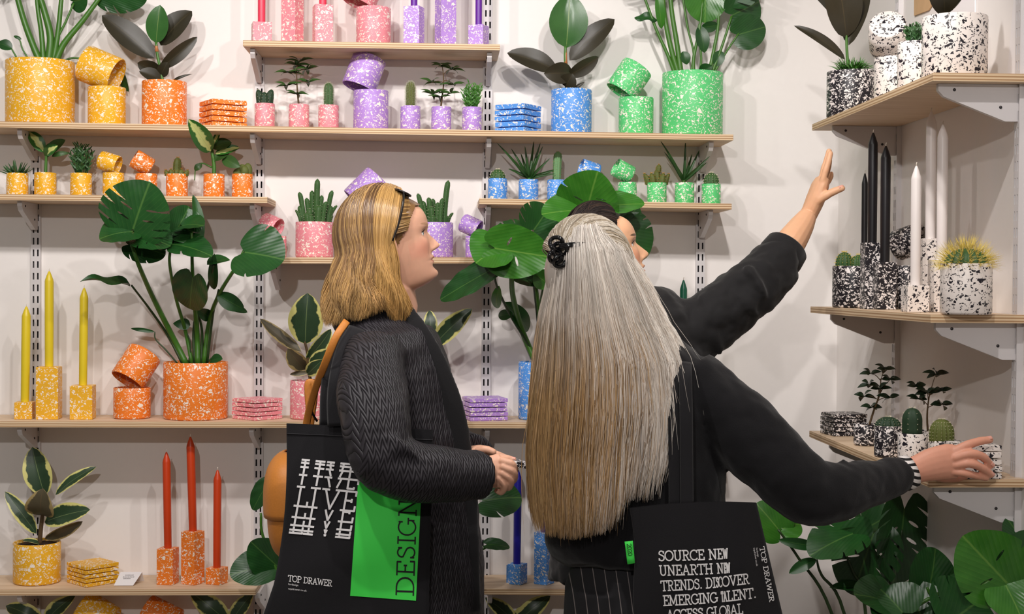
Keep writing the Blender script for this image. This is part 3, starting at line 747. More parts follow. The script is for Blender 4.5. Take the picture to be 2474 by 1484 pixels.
def spines_on(mb, c, r, h, ribs, rows, L, w=.0006, top=.5, lean=(0, 0), seed=0, k=3, squash=1):
    rr = random.Random(seed); c = V(c)
    for i in range(ribs):
        a = 2*pi*(i+.5)/ribs
        for j in range(rows):
            t = .08+.9*j/(rows-1) if rows > 1 else .6
            q = r*(1 if t < 1-top else sqrt(max(0, 1-((t-(1-top))/top)**2)))
            b = c+V((q*cos(a)+lean[0]*t*t, q*sin(a)*squash+lean[1]*t*t, h*t)); up = max(0, (t-(1-top))/top)
            for z in range(k):
                d = V((cos(a)*(1-up*.7)+rr.uniform(-.5, .5), sin(a)*(1-up*.7)+rr.uniform(-.5, .5), up+rr.uniform(-.4, .5))).normalized()
                s = d.orthogonal().normalized()*w; s2 = d.cross(s)
                mb.add([b+s, b-s*.5+s2*.87, b-s*.5-s2*.87, b+d*L*rr.uniform(.6, 1)], [(0, 1, 3), (1, 2, 3), (2, 0, 3)])
def cactus(p, parts, mat=None, smat=None, L=.006, k=3, w=.0005, label=None):
    """parts: (dx, dy, dz, r, h, ribs, rows, top, lean) in metres from the soil centre; each a ribbed body of its own"""
    sp = MB()
    for i, (dx, dy, dz, r, h, ribs, rows, top, lean) in enumerate(parts):
        c = V((p.x+dx, p.Y+dy, p.soilz-.002+dz)); mb = MB(); ribbed(mb, c, r, h, ribs, .12, 16, top, lean)
        mb.build('cactus_body', mat or M_cactus, p.t)
        if rows: spines_on(sp, c, r, h, ribs, rows, L, w, top, lean, i, k)
    if sp.v: o = sp.build('spines', smat or M_spine, p.t, smooth=False); o['kind'] = 'stuff'

# ================================================================== potted plants, shelf by shelf
LONG = 'large potted plants'; MINI = 'small potted plants'
# -- large yellow pot, tall monstera leaving the picture at the top left
p = potted(S2, 97, 149, 159, 'yellow', 'potted_monstera', 'largest yellow pot with tall monstera stems at the left edge', LONG)
f = Foliage(p.t, p.Y)
for pts, r0, r1 in (([(98, 152), (80, 110), (58, 50), (36, -30), (20, -110)], 9, 6), ([(105, 152), (100, 80), (90, 10), (84, -90)], 7, 4), ([(117, 152), (122, 90), (108, 30), (92, -20)], 10, 7),
                  ([(128, 152), (140, 80), (148, 0), (156, -90)], 7, 5), ([(134, 150), (155, 105), (200, 50), (246, -12), (262, -30)], 9, 4), ([(122, 152), (136, 100), (160, 50), (178, 8)], 3.5, 2.5),
                  ([(75, 152), (55, 120), (48, 98), (36, 88)], 2.2, 1.4), ([(46, 150), (36, 132), (28, 118)], 2.4, 1.8), ([(145, 152, .06), (165, 143, .07), (190, 141, .075), (240, 160, .08), (285, 160, .08)], 3, 2)):
    f.stem(pts, r0, r1)
f.mon(250, -12, 352, 2, 78, roll=35, slits=3, holes=0); f.mon(176, 4, 210, -2, 60, roll=50, slits=0, holes=0, droop=.3); f.mon(84, -88, 20, -190, 190); f.mon(20, -110, -90, -150, 170, d1=-.05); f.mon(156, -90, 230, -200, 200)
f.leaf(30, 118, -6, 104, 30, 'monstera', roll=20); f.leaf(52, 95, 33, 87, 8, 'monstera'); f.leaf(290, 160, 311, 222, 26, 'monstera', d0=.08, d1=.08, roll=30); f.done()
# -- orange rubber plant
p = potted(S2, 396.5, 198, 105, 'orange', 'potted_rubber_plant', 'orange pot with a dark-leaved rubber plant on the longest shelf', LONG)
rubber(p, [(374, 141, 246, 37, 62, dict(roll=12, bend=.05)), (377, 104, 387, 12, 54, dict(mat='rubber_green', bend=.04, d1=-.02)), (388, 110, 464, 27, 66, dict(roll=-18, d0=.02, d1=.03)),
           (386, 166, 477, 89, 34, dict(roll=25)), (389, 172, 332, 152, 40, dict(roll=-30, d1=-.02)), (392, 195, 336, 172, 36, dict(roll=20, d1=-.03)), (416, 197, 465, 179, 7, dict(shape='lance', bend=.2)), (389, 185, 405, 150, 30, dict(d1=-.02))],
       [([(394, 202), (388, 170), (380, 130), (377, 103)], 4, 3), ([(379, 125), (377, 103)], 5, 2, 'o')])
# -- blue rubber plant
p = potted(S2, 1379, 218, 98, 'blue', 'potted_rubber_plant', 'blue pot with an upright glossy rubber plant leaf on the longest shelf', LONG)
rubber(p, [(1368, 116, 1377, -14, 94, dict(mat='rubber_green', bend=.05, fold=.16, d1=-.01)), (1376, 146, 1485, 46, 56, dict(roll=-12, fold=.1)), (1346, 172, 1225, 128, 56, dict(roll=16)),
           (1371, 184, 1446, 137, 38, dict(roll=28)), (1382, 176, 1314, 178, 52, dict(roll=-14, d1=-.04)), (1386, 216, 1413, 198, 9, dict(shape='lance')), (1366, 210, 1384, 178, 42, dict(d1=-.03, d0=-.01))],
       [([(1370, 222), (1368, 180), (1366, 140), (1366, 112)], 5, 3.4), ([(1367, 160), (1366, 112)], 4.6, 3, 'o')])
# -- green monstera
p = potted(S2, 1671, 178, 147, 'green', 'potted_monstera', 'largest green pot with a tall monstera at the right of the longest shelf', LONG)
f = Foliage(p.t, p.Y)
for pts, r0, r1 in (([(1640, 182), (1622, 120), (1606, 40), (1598, -60)], 7, 5), ([(1646, 182), (1636, 110), (1622, 20), (1615, -80)], 7, 5), ([(1632, 182), (1612, 130), (1585, 70), (1552, -20)], 5, 3), ([(1668, 182), (1676, 130), (1660, 60), (1645, -40)], 3, 2.4),
                  ([(1676, 182), (1676, 140), (1690, 70), (1698, -4)], 5, 2.6), ([(1712, 182), (1725, 120), (1735, 60), (1738, -30)], 5, 3), ([(1718, 182), (1745, 110), (1768, 38)], 4, 2.6), ([(1722, 182), (1752, 130), (1785, 80)], 3, 2.2), ([(1690, 182), (1694, 140), (1688, 70), (1694, 54)], 3.4, 2.4)):
    f.stem(pts, r0, r1)
f.mon(1704, -18, 1704, 54, 104, mat='monstera_bright', slits=0, holes=0, droop=.1); f.mon(1770, 36, 1838, 4, 110, roll=20, slits=2, holes=0); f.mon(1782, 84, 1852, 64, 86, roll=12, slits=0, holes=0)
f.leaf(1588, 48, 1532, 44, 26, 'monstera', roll=25, wav=.2); f.leaf(1598, 70, 1588, -20, 24, 'monstera_bright', d1=-.02); f.leaf(1690, 62, 1702, 128, 34, 'monstera'); f.leaf(1650, 124, 1660, 156, 26, 'monstera'); f.leaf(1742, 122, 1728, 162, 30, 'monstera')
f.leaf(1690, 176, 1722, 160, 30, 'monstera', d1=-.03); f.leaf(1694, 66, 1736, 60, 28, 'monstera', roll=30); f.mon(1598, -60, 1540, -160, 170); f.mon(1645, -40, 1660, -170, 200); f.mon(1738, -30, 1810, -120, 180, d1=-.05); f.done()
# -- small pots of the long shelf
p = potted(S2, 639, 251, 48, 'pink', 'potted_cactus', 'small pink pot with a three-lobed dark cactus near the left bracket', MINI)
cactus(p, [(-.011, 0, 0, .013, .048, 8, 5, .6, (-.008, 0)), (.011, 0, 0, .013, .049, 8, 5, .6, (.008, 0)), (0, -.012, 0, .013, .040, 8, 5, .6, (0, 0))], M_cactusd, L=.003)
SCHEF = {'base': (722, 255), 'trunk': [(719, 225), (717, 195), (717, 165)], 'whorls': [(717, 170, 717, 158, 8), (717, 180, 696, 176, 7), (717, 176, 742, 168, 7), (718, 205, 692, 208, 6), (718, 200, 744, 200, 5), (721, 240, 716, 228, 6), (717, 165, 724, 150, 5)]}
p = potted(S2, 721.5, 253, 49, 'pink', 'potted_umbrella_tree', 'small pink pot with a thin-stemmed little tree', MINI); tree(p, SCHEF, seed=3, ln=36, lw=10)
p = potted(S2, 793, 255, 49, 'pink', 'potted_cactus', 'small pink pot with a woolly green column cactus', MINI)
cactus(p, [(0, 0, 0, .0135, .073, 14, 22, .28, (0, 0))], M_cactus, M_fuzz, L=.006, k=5, w=.0003)
p = potted(S2, 990.5, 257, 48, 'purple', 'potted_cactus', 'small purple pot with a pale woolly column cactus', MINI)
cactus(p, [(0, 0, 0, .0135, .079, 14, 24, .28, (0, 0))], M_cactusb, M_fuzz, L=.0065, k=6, w=.0003)
SCHEF2 = {'base': (1065, 260), 'trunk': [(1068, 235), (1072, 200), (1070, 168)], 'whorls': [(1070, 172, 1067, 160, 7), (1071, 180, 1092, 168, 7), (1072, 200, 1044, 200, 6), (1071, 195, 1094, 205, 6), (1069, 225, 1046, 228, 6), (1067, 240, 1062, 236, 6), (1068, 225, 1090, 226, 4)]}
p = potted(S2, 1065, 259, 48, 'purple', 'potted_umbrella_tree', 'small purple pot with a thin-stemmed little tree', MINI); tree(p, SCHEF2, seed=8, ln=34, lw=11)
p = potted(S2, 1139, 260, 47, 'purple', 'potted_succulent', 'small purple pot with a tuft of bright green fingers', MINI); bushy(p, .076, .030, 30, 4, 'grass')
# -- shelf of small yellow and orange pots
p = potted(S3, 42, 419, 50, 'yellow', 'potted_succulent', 'small yellow pot with a spiky rosette nearest the left edge', MINI); spiky(p, 42, .046, .95, 'succulent', .010, 2, up=.25, curve=-.1)
p = potted(S3, 109.5, 418, 51, 'yellow', 'potted_dumb_cane', 'small yellow pot with a broad-leaved plant against the upright', MINI)
f = Foliage(p.t, p.Y); f.stem([(110, 420), (111, 395), (112, 372)], 4, 3)
f.leaf(108, 368, 69, 317, 32, 'dieff', bend=.1, roll=15); f.leaf(113, 376, 158, 338, 34, 'small', roll=-25); f.leaf(112, 380, 122, 345, 20, 'small', d1=-.02); f.leaf(125, 378, 168, 370, 12, 'small', bend=.25); f.leaf(110, 372, 140, 352, 26, 'dieff', d1=-.03); f.done()
p = potted(S3, 196, 419, 50, 'yellow', 'potted_succulent', 'small yellow pot with a dense tuft of dark green needles', MINI); bushy(p, .084, .036, 34, 6, 'succulent')
p = potted(S3, 427.5, 421, 51, 'orange', 'potted_cactus', 'small orange pot with a knobbly cactus cluster and one column', MINI)
cactus(p, [(0, 0, 0, .012, .055, 8, 8, .4, (.002, 0))]+[(q*.0125, (-.012 if q % 2 else -.006), 0, .0085, .022-.002*abs(q), 8, 4, .6, (q*.003, 0)) for q in (-2, -1, 0, 1, 2)], M_cactusb, M_spineb, L=.005, k=3)
p = potted(S3, 517, 421, 50, 'orange', 'potted_dumb_cane', 'small orange pot with a big pale-centred leaf rising above the shelf', MINI)
f = Foliage(p.t, p.Y); f.stem([(517, 424), (517, 400), (512, 365), (508, 345)], 5, 3.5)
f.leaf(509, 366, 455, 288, 46, 'dieff', bend=.06, roll=10, d0=-.05, d1=-.17); f.leaf(514, 352, 532, 314, 14, 'dieff'); f.leaf(514, 358, 560, 345, 34, 'small', roll=-25); f.leaf(520, 372, 579, 357, 26, 'dieff', roll=-20); f.leaf(516, 388, 556, 368, 30, 'small', roll=-30)
f.leaf(538, 382, 580, 404, 30, 'small', d1=-.03); f.stem([(512, 405), (490, 395), (474, 402), (470, 436)], 2, 1.2); f.leaf(488, 397, 470, 412, 16, 'small', bend=.2); f.done()
p = potted(S3, 585.5, 421, 50, 'orange', 'potted_cactus', 'small orange pot with a dark wavy-crested cactus', MINI)
mb = MB(); c0 = V((p.x, p.Y, p.soilz))
for q, (dx, rz, hh) in enumerate(((-.014, .012, .018), (.0, .014, .030), (.015, .013, .033), (.006, .013, .026), (-.008, .012, .022))): mb.ball(c0+V((dx, -.006+.004*(q % 3), hh*.5)), (rz, .009, hh*.62), 20, 12, fn=lambda a, ph: 1+.06*sin(9*a))
mb.build('cactus_body', M_cactusb, p.t)
# -- shelf of small blue and green pots
p = potted(S4, 1202, 432, 47, 'blue', 'potted_cactus', 'small blue pot with a round cactus dotted white', MINI); cactus(p, [(0, 0, 0, .0225, .034, 12, 5, .75, (0, 0))], M_cactus, M_spine, L=.004, k=9, w=.0007)
def drac(p, base, tips, mat='dracaena', w=9):
    f = Foliage(p.t, p.Y); f.stem([(base[0], base[1]+6), base], 5, 4)
    for i, (x, y) in enumerate(tips):
        d = ((i*37) % 11-5)*.008; f.leaf(base[0]+(x-base[0])*.06, base[1], x, y, w, mat, d1=d, bend=(.10 if abs(x-base[0]) > 30 else .03)*(1 if x > base[0] else 1), shape='blade', fold=.3)
    f.done()
p = potted(S4, 1276.5, 434, 48, 'blue', 'potted_dracaena', 'small blue pot with long arching grassy leaves', MINI)
drac(p, (1278, 430), [(1199, 344), (1234, 358), (1290, 340), (1312, 352), (1306, 344), (1258, 370), (1330, 382), (1360, 406), (1228, 408), (1342, 420), (1320, 392), (1246, 398), (1268, 352)])
p = potted(S4, 1345, 435, 47, 'blue', 'potted_cactus', 'small blue pot with a slim pale ribbed column cactus', MINI)
cactus(p, [(0, 0, 0, .0125, .090, 9, 12, .2, (.003, 0))], plain('pale_green_cactus_skin', (104, 146, 98), .5, .4, var=.2, bscale=80), M_spineb, L=.0025, k=3)
p = potted(S4, 1586.5, 442, 47, 'green', 'potted_cactus', 'small green pot with a knobbly brown-tipped cactus cluster', MINI)
cactus(p, [(0, 0, 0, .011, .046, 8, 6, .6, (0, 0)), (.004, 0, .036, .0085, .024, 8, 5, .6, (.002, 0))]+[(q*.012, (-.010 if q % 2 else .006), .0, .010, .028+.006*((q*q) % 3), 8, 5, .65, (q*.006, 0)) for q in (-2, -1, 1, 2)], M_cactusb, M_spineb, L=.004, k=4)
p = potted(S4, 1653.5, 442, 47, 'green', 'potted_dracaena', 'small green pot with long arching grassy leaves', MINI)
drac(p, (1652, 436), [(1594, 338), (1656, 338), (1614, 378), (1716, 376), (1690, 362), (1672, 372), (1604, 366), (1708, 392), (1634, 400), (1684, 404)], w=9)
p = potted(S4, 1718, 445, 46, 'green', 'potted_cactus', 'small green pot with a round ball cactus, rightmost on its shelf', MINI)
cactus(p, [(0, 0, 0, .0225, .040, 14, 6, .7, (0, 0))], M_cactus, M_spine, L=.005, k=4)
# -- cactus shelf
def candelabra(p, spec, h0, seed):
    rr = random.Random(seed); c = V((p.x, p.Y, p.soilz)); parts = []
    for x, yt, wd in spec:
        q = W(x, yt, p.Y); dx = q.x-p.x; h = q.z-p.soilz; bx = max(-p.r*.75, min(p.r*.75, dx*.72))
        parts.append((bx, rr.uniform(-.03, .0), 0, m(wd, p.Y)/2, h, 6, 9, .14, (dx-bx, 0)))
    for i in range(16):
        a = rr.random()*6.28; q = sqrt(rr.random())*p.r*.8; parts.append((q*cos(a), -abs(q*sin(a))*.9, 0, rr.uniform(.0085, .011), h0*rr.uniform(.4, 1), 6, 6, .25, (cos(a)*.008, 0)))
    cactus(p, parts, M_cactus, M_spine, L=.003, k=2, w=.0004)
p = potted(S5, 760, 537, 90, 'pink', 'potted_cactus', 'large pink pot with a many-armed candelabra cactus beside the blonde woman', LONG)
candelabra(p, [(768, 430, 15), (724, 462, 13), (803, 458, 13), (754, 458, 14), (778, 470, 13), (741, 476, 13), (790, 486, 13), (716, 506, 9), (814, 494, 10), (765, 480, 14)], .058, 5)
p = potted(S5, 1050, 538, 90, 'purple', 'potted_cactus', 'large purple pot with a many-armed candelabra cactus behind a face', LONG)
candelabra(p, [(1083, 434, 15), (1010, 466, 13), (1036, 476, 14), (1046, 478, 13), (1069, 478, 12), (1022, 484, 13), (1094, 512, 9), (1058, 488, 13)], .058, 9)
# -- candle shelf
p = potted(S6, 474, 874, 152, 'orange', 'potted_monstera', 'largest orange pot with a spreading monstera', LONG)
f = Foliage(p.t, p.Y); f.fwd = lambda y: -.19*min(1, max(0, (780-y)/150))
for pts, r0, r1 in (([(450, 880), (420, 820), (370, 720), (335, 640), (316, 585)], 8, 4), ([(442, 880), (405, 810), (360, 745), (318, 690)], 4, 2.4), ([(464, 880), (448, 800), (425, 720), (410, 640), (412, 600)], 5, 3), ([(478, 880), (476, 800), (466, 680), (463, 560)], 8, 3),
                  ([(492, 880), (505, 780), (530, 710), (570, 645), (590, 605)], 6, 3.4), ([(500, 880), (515, 760), (528, 700)], 3, 2), ([(430, 880), (400, 845), (376, 820), (374, 802)], 2.2, 1.4), ([(486, 880), (488, 800), (476, 748)], 4, 2.4), ([(470, 880), (470, 780), (500, 700), (517, 640)], 4, 3), ([(500, 878), (508, 868), (515, 862)], 2, 1.5), ([(456, 880), (460, 830), (446, 795)], 2.4, 1.6)):
    f.stem(pts, r0, r1, 'g' if r0 > 4.5 else 'd')
f.mon(322, 553, 358, 440, 178, roll=-10, slits=4, holes=2, depth=.5, droop=.10, d0=-.03, d1=-.06)
f.mon(320, 560, 240, 564, 130, N=(0, -.55, .9), slits=0, holes=0, droop=.25, d0=-.03, d1=-.06); f.mon(335, 570, 410, 585, 110, N=(0, -.6, .8), slits=1, holes=1, d0=-.02, d1=-.05)
f.mon(316, 590, 400, 612, 80, N=(0, -.9, .3), slits=3, holes=0, d0=.02, d1=.03, droop=.2)
f.mon(412, 580, 462, 500, 90, roll=35, slits=2, holes=0, d0=.01, d1=.03); f.mon(440, 545, 489, 538, 80, N=(0, -.5, .9), slits=0, holes=0, d1=-.03)
f.mon(412, 590, 508, 600, 96, N=(0, -.6, .9), slits=2, holes=0, droop=.25, d1=-.05); f.mon(463, 560, 400, 520, 90, roll=20, slits=1, holes=0, d0=.02, d1=.03)
f.mon(592, 610, 684, 622, 150, roll=-28, slits=1, depth=.2, holes=0, droop=.12, d0=-.02, d1=-.06)
f.mon(466, 672, 455, 752, 92, roll=8, slits=0, holes=0, droop=.1, d0=-.03, d1=-.05); f.leaf(314, 692, 194, 680, 46, 'monstera', N=(0, -.45, .9), wav=.15, d1=-.05, shape='heart')
f.leaf(517, 700, 518, 612, 24, 'monstera'); f.leaf(525, 710, 590, 748, 40, 'monstera', roll=10, d1=-.04); f.leaf(500, 640, 556, 628, 44, 'monstera', N=(0, -.5, .9), d1=.04); f.leaf(530, 728, 598, 755, 20, 'monstera', d1=.02)
f.leaf(374, 802, 316, 794, 10, 'monstera', bend=.1); f.leaf(460, 785, 418, 782, 28, 'monstera', shape='heart'); f.leaf(478, 748, 512, 770, 30, 'monstera', d1=.03); f.leaf(508, 872, 538, 868, 28, 'monstera', roll=-30, d1=-.03); f.leaf(480, 600, 466, 470, 30, 'monstera', roll=40, d0=.04, d1=.05); f.done()
p = potted(S6, 750, 919, 94, 'pink', 'potted_ficus', 'pink pot with a cream-edged ficus beside the tan strap', LONG)
f = Foliage(p.t, p.Y); f.stem([(750, 922), (746, 890), (742, 850), (736, 825)], 4, 3, 'b')
f.leaf(737, 832, 744, 708, 84, 'vari', bend=.06, d1=-.02); f.leaf(728, 850, 628, 770, 32, 'vari_dull', bend=-.06, roll=25); f.leaf(738, 893, 695, 842, 46, 'vari_dull', d1=-.05, roll=-15); f.leaf(740, 870, 800, 795, 40, 'vari', roll=30); f.leaf(745, 890, 815, 850, 46, 'vari', roll=-20, d1=-.03)
f.leaf(748, 900, 700, 905, 14, 'vari_dull'); f.leaf(742, 905, 780, 870, 34, 'vari', d1=-.04); f.done()
p = potted(S6, 985, 919, 94, 'purple', 'potted_ficus', 'purple pot with a cream-edged ficus hidden behind the quilted coat', LONG)
f = Foliage(p.t, p.Y); f.stem([(985, 922), (995, 880), (1015, 840), (1035, 825)], 4, 3, 'b')
f.leaf(1045, 838, 1141, 746, 50, 'vari', roll=-12, d1=-.03); f.leaf(1042, 815, 1038, 750, 34, 'vari', d1=.02); f.leaf(1040, 838, 1100, 810, 26, 'vari_dull', roll=-35); f.leaf(1015, 845, 960, 770, 60, 'vari'); f.done()
p = potted(S6, 1308, 874, 106, 'blue', 'potted_monstera', 'blue pot with a large monstera behind the grey-haired woman', LONG)
f = Foliage(p.t, p.Y); f.fwd = lambda y: -.19*min(1, max(0, (790-y)/130))
for pts, r0, r1 in (([(1296, 880), (1262, 800), (1240, 720), (1236, 660), (1238, 600)], 8, 5), ([(1300, 880), (1275, 830), (1232, 760), (1200, 690), (1194, 650)], 4, 2.4), ([(1306, 880), (1300, 780), (1290, 690), (1286, 640)], 4, 2.5), ([(1312, 880), (1306, 760), (1330, 640), (1380, 530), (1420, 500)], 7, 4), ([(1318, 880), (1340, 760), (1420, 640), (1500, 560)], 6, 3.5), ([(1308, 880), (1296, 700), (1262, 600), (1230, 560)], 5, 3)):
    f.stem(pts, r0, r1, 'd' if r0 == 4 else 'g')
f.mon(1196, 600, 1330, 622, 124, mat='monstera_bright', roll=14, slits=0, holes=1, depth=.25, droop=.08, d0=-.05, d1=-.1)
f.mon(1206, 600, 1148, 628, 150, mat='monstera_bright', N=(-.5, -.7, .5), slits=0, holes=0, droop=.2, d0=-.03, d1=-.05)
f.mon(1190, 650, 1060, 722, 74, mat='monstera', roll=30, slits=0, holes=0, droop=.05, d1=-.02); f.mon(1250, 560, 1172, 568, 100, N=(0, -.5, .9), slits=2, holes=0, d0=.02, d1=.04); f.mon(1290, 555, 1330, 500, 120, slits=3, holes=0, d0=.03, d1=.04, roll=20)
f.mon(1418, 508, 1440, 420, 150, mat='monstera_bright', roll=-16, slits=2, holes=1, depth=.4, droop=.15, d0=-.08, d1=-.16); f.mon(1415, 510, 1316, 505, 100, mat='monstera_bright', N=(0, -.75, .6), slits=0, holes=0, droop=.2, d0=-.08, d1=-.14); f.mon(1425, 508, 1550, 478, 84, mat='monstera_bright', N=(0, -.75, .7), slits=1, holes=0, droop=.2, d0=-.08, d1=-.14)
f.mon(1500, 560, 1572, 612, 130, mat='monstera', roll=-20, slits=3, holes=0, depth=.4, d0=-.06, d1=-.06); f.mon(1490, 545, 1550, 500, 110, mat='monstera', roll=30, slits=2, holes=0, d0=-.05, d1=-.03)
f.leaf(1300, 690, 1240, 676, 50, 'monstera', N=(0, -.6, .8), d1=.03); f.leaf(1290, 660, 1330, 692, 50, 'monstera_bright', d1=-.04); f.leaf(1206, 690, 1200, 745, 26, 'monstera_bright', roll=20); f.leaf(1276, 800, 1220, 730, 46, 'monstera', roll=20, d0=.03, d1=.04); f.leaf(1240, 758, 1204, 764, 26, 'monstera', d1=.03); f.done()
# -- low shelves
p = potted(S7, 90, 1309, 110, 'yellow', 'potted_ficus', 'yellow pot with a cream-edged ficus on the low left shelf', LONG)
f = Foliage(p.t, p.Y); f.stem([(96, 1315), (98, 1285), (102, 1250), (106, 1225)], 6, 4, 'b')
f.leaf(108, 1198, 78, 1080, 68, 'vari', bend=.05, d1=.01); f.leaf(134, 1196, 233, 1128, 30, 'vari', roll=-28); f.leaf(104, 1246, 104, 1180, 70, 'vari_dull', d1=-.06, bend=.2); f.leaf(88, 1290, 12, 1188, 38, 'vari', roll=18); f.leaf(108, 1262, 218, 1232, 56, 'vari', roll=-22, d1=-.04)
f.leaf(108, 1302, 200, 1260, 30, 'vari_dull', roll=25); f.leaf(104, 1318, 54, 1306, 20, 'vari', N=(0, -.5, .9), d1=-.03); f.done()
def low_plant(sh, px, leaves, col, label, pyt=1520):
    p = potted(sh, px, pyt, 95, col, 'potted_ficus', label, LONG); f = Foliage(p.t, p.Y); f.stem([(px, pyt+5), (px-1, pyt-8), (px, pyt-22)], 5, 3, 'b')
    for q in leaves: f.leaf(px, pyt-12, *q[:3], 'vari', roll=q[3], bend=q[4])
    f.done()
low_plant(S9, 108, [(14, 1464, 46, 20, .25), (182, 1440, 44, -20, .15), (110, 1490, 60, 0, .1)], 'yellow', 'yellow pot with a ficus on the lowest left shelf, only leaf tips in view')
low_plant(S9, 556, [(460, 1430, 54, 14, .2), (612, 1432, 40, -15, .1), (556, 1500, 60, 0, .1)], 'orange', 'orange pot with a ficus on the lowest left shelf, only leaf tips in view')
low_plant(S10, 1245, [(1172, 1444, 40, 14, .25), (1330, 1440, 46, -15, .15), (1290, 1470, 50, -10, .1), (1220, 1480, 50, 0, .1)], 'blue', 'blue pot with a ficus on the lowest shelf beside the pinstripe trousers')
# -- monstera standing on the floor behind the blonde woman
def floor_plant(x, Y, name, label, r=.15, h=.28, Yp=None):
    t = thing(name, (x, Y, 0.0005), label, 'potted plant', 'floor plants'); mb = MB(); mb.lathe(pot_prof(r, h, .012), (x, Y, 0.0005), None, 40)
    mb.build('pot', M_planter, t, auto=50); soil(t, V((x, Y, .0005)), r-.005, h); return t
M_planter = plain('charcoal_planter', (60, 58, 60), .6, .4)
Yp = 4.0; xb = W(880, 1400, Yp).x
t = floor_plant(xb, Yp, 'floor_monstera', 'monstera on the floor behind the blonde woman, leaves showing beside her bag'); f = Foliage(t, Yp)
def floor_stem(f, x, Y, pts, r0, r1, mat='g'):
    P_ = [V((x, Y, .26))]+[f.W(a[0], a[1], a[2] if len(a) > 2 else 0) for a in pts]
    f.sm(mat).tube(smooth_path(P_, 6), [m(r0, Y), m(r1, Y)], 8)
for pts in ([(760, 1520), (690, 1400), (640, 1375)], [(720, 1480), (640, 1310), (630, 1240)], [(950, 1500), (1100, 1300), (1170, 1215)], [(980, 1480), (1120, 1360), (1178, 1320)], [(900, 1300), (1000, 1100), (1080, 1040)]):
    floor_stem(f, xb, Yp, pts, 5, 3)
f.mon(672, 1370, 606, 1310, 100, slits=0, holes=0, droop=.05, d1=-.03); f.mon(650, 1368, 556, 1384, 96, N=(0, -.8, .5), slits=0, holes=0, d1=-.03); f.mon(646, 1170, 606, 1232, 50, roll=20, slits=0, holes=0); f.mon(1166, 1210, 1262, 1196, 110, N=(0, -.75, .5), slits=1, holes=0, d1=.02); f.mon(1178, 1316, 1232, 1318, 40, N=(0, -.6, .8), slits=0, holes=0)
f.done()
# -- right-wall shelf plants
p = potted(R1, 2052, 174, 118, 'black', 'potted_rubber_plant', 'black and white pot with a rubber plant on the upper right shelf', LONG, X=1.045)
f = Foliage(p.t, p.Y); f.stem([(2050, 180), (2046, 120), (2044, 60)], 4, 3)
f.leaf(2044, 92, 2010, -90, 96, 'rubber', roll=6, d1=-.03); f.leaf(2042, 144, 1918, 62, 30, 'rubber', roll=18); f.leaf(2050, 110, 2098, -20, 60, 'rubber', roll=-40, d1=.03); f.leaf(2036, 60, 1950, -30, 50, 'rubber', roll=30, d1=.03); f.done()
spiky(p, 150, .05, .9, 'grass', .005, 12, up=.25)
p = potted(R1, 2207, 103, 88, 'white', 'potted_succulent', 'white pot with a dark needle tuft between two white pots on the upper shelf', LONG, X=1.04); bushy(p, .052, .04, 34, 13, 'succulent')
p = potted(R1, 2300, 42, 156, 'white', 'potted_rubber_plant', 'biggest white and black pot at the near end of the upper right shelf', LONG, X=1.062)
f = Foliage(p.t, p.Y); f.stem([(2286, 50), (2285, 10), (2285, -40)], 4, 3)
f.leaf(2283, 38, 2262, -100, 84, 'rubber', d1=-.03); f.leaf(2290, 30, 2340, -60, 46, 'rubber', roll=-35); f.leaf(2340, 44, 2382, 42, 12, 'rubber', N=(0, -.4, .9), d0=-.02, d1=-.03); f.done()
p = potted(R2, 2060, 643, 98, 'black', 'potted_cactus', 'black and white pot with two round cacti on the middle right shelf', LONG, X=1.037)
cactus(p, [(-.022, 0, 0, .022, .045, 14, 7, .7, (0, 0)), (.012, -.012, 0, .023, .038, 14, 7, .7, (0, 0))], M_cactus, M_spiney, L=.006, k=4)
p = potted(R2, 2334, 637, 124, 'white', 'potted_cactus', 'white and black pot with a bristling golden barrel cactus', LONG, X=1.053)
cactus(p, [(0, 0, 0, .044, .040, 16, 7, .8, (0, 0))], M_cactus, M_spiney, L=.036, k=7, w=.0006)
TREE_A = {'base': (2100, 1028), 'trunk': [(2112, 990), (2126, 950), (2128, 915)], 'whorls': [(2128, 920, 2138, 893, 5), (2128, 920, 2104, 903, 5), (2127, 940, 2100, 930, 5), (2127, 950, 2150, 918, 5), (2120, 965, 2088, 958, 5), (2118, 970, 2150, 962, 4), (2112, 990, 2106, 985, 6), (2120, 970, 2124, 940, 5)]}
p = potted(R3, 2095, 1024, 58, 'black', 'potted_umbrella_tree', 'small black pot with a dark leafy plant, next to the black coasters', MINI, X=1.03); tree(p, TREE_A, mat='dark', ln=30, lw=16, seed=21, th=3)
p = potted(R3, 2149, 1028, 66, 'black', 'potted_cactus', 'small black pot with a low dark dome cactus', MINI, X=1.012); cactus(p, [(0, 0, 0, .030, .027, 16, 6, .85, (0, 0))], M_cactusd, M_spine, L=.004, k=2)
TREE_B = {'base': (2243, 1060), 'trunk': [(2240, 1010), (2243, 970), (2250, 935)], 'whorls': [(2250, 940, 2262, 905, 6), (2246, 955, 2214, 935, 5), (2246, 955, 2276, 945, 5), (2242, 980, 2220, 965, 6), (2242, 985, 2276, 978, 5), (2243, 970, 2240, 950, 5)]}
p = potted(R3, 2243, 1040, 62, 'white', 'potted_umbrella_tree', 'small white pot with a dark leafy plant on the lower right shelf', MINI, X=1.105); tree(p, TREE_B, mat='dark', ln=32, lw=17, seed=33, th=3)
p = potted(R3, 2209, 1046, 72, 'white', 'potted_cactus', 'small white pot with a dark column cactus near the reaching hand', MINI, X=1.02); cactus(p, [(-.002, 0, 0, .022, .062, 7, 6, .45, (0, 0))], M_cactusd, M_spine, L=.004, k=4)
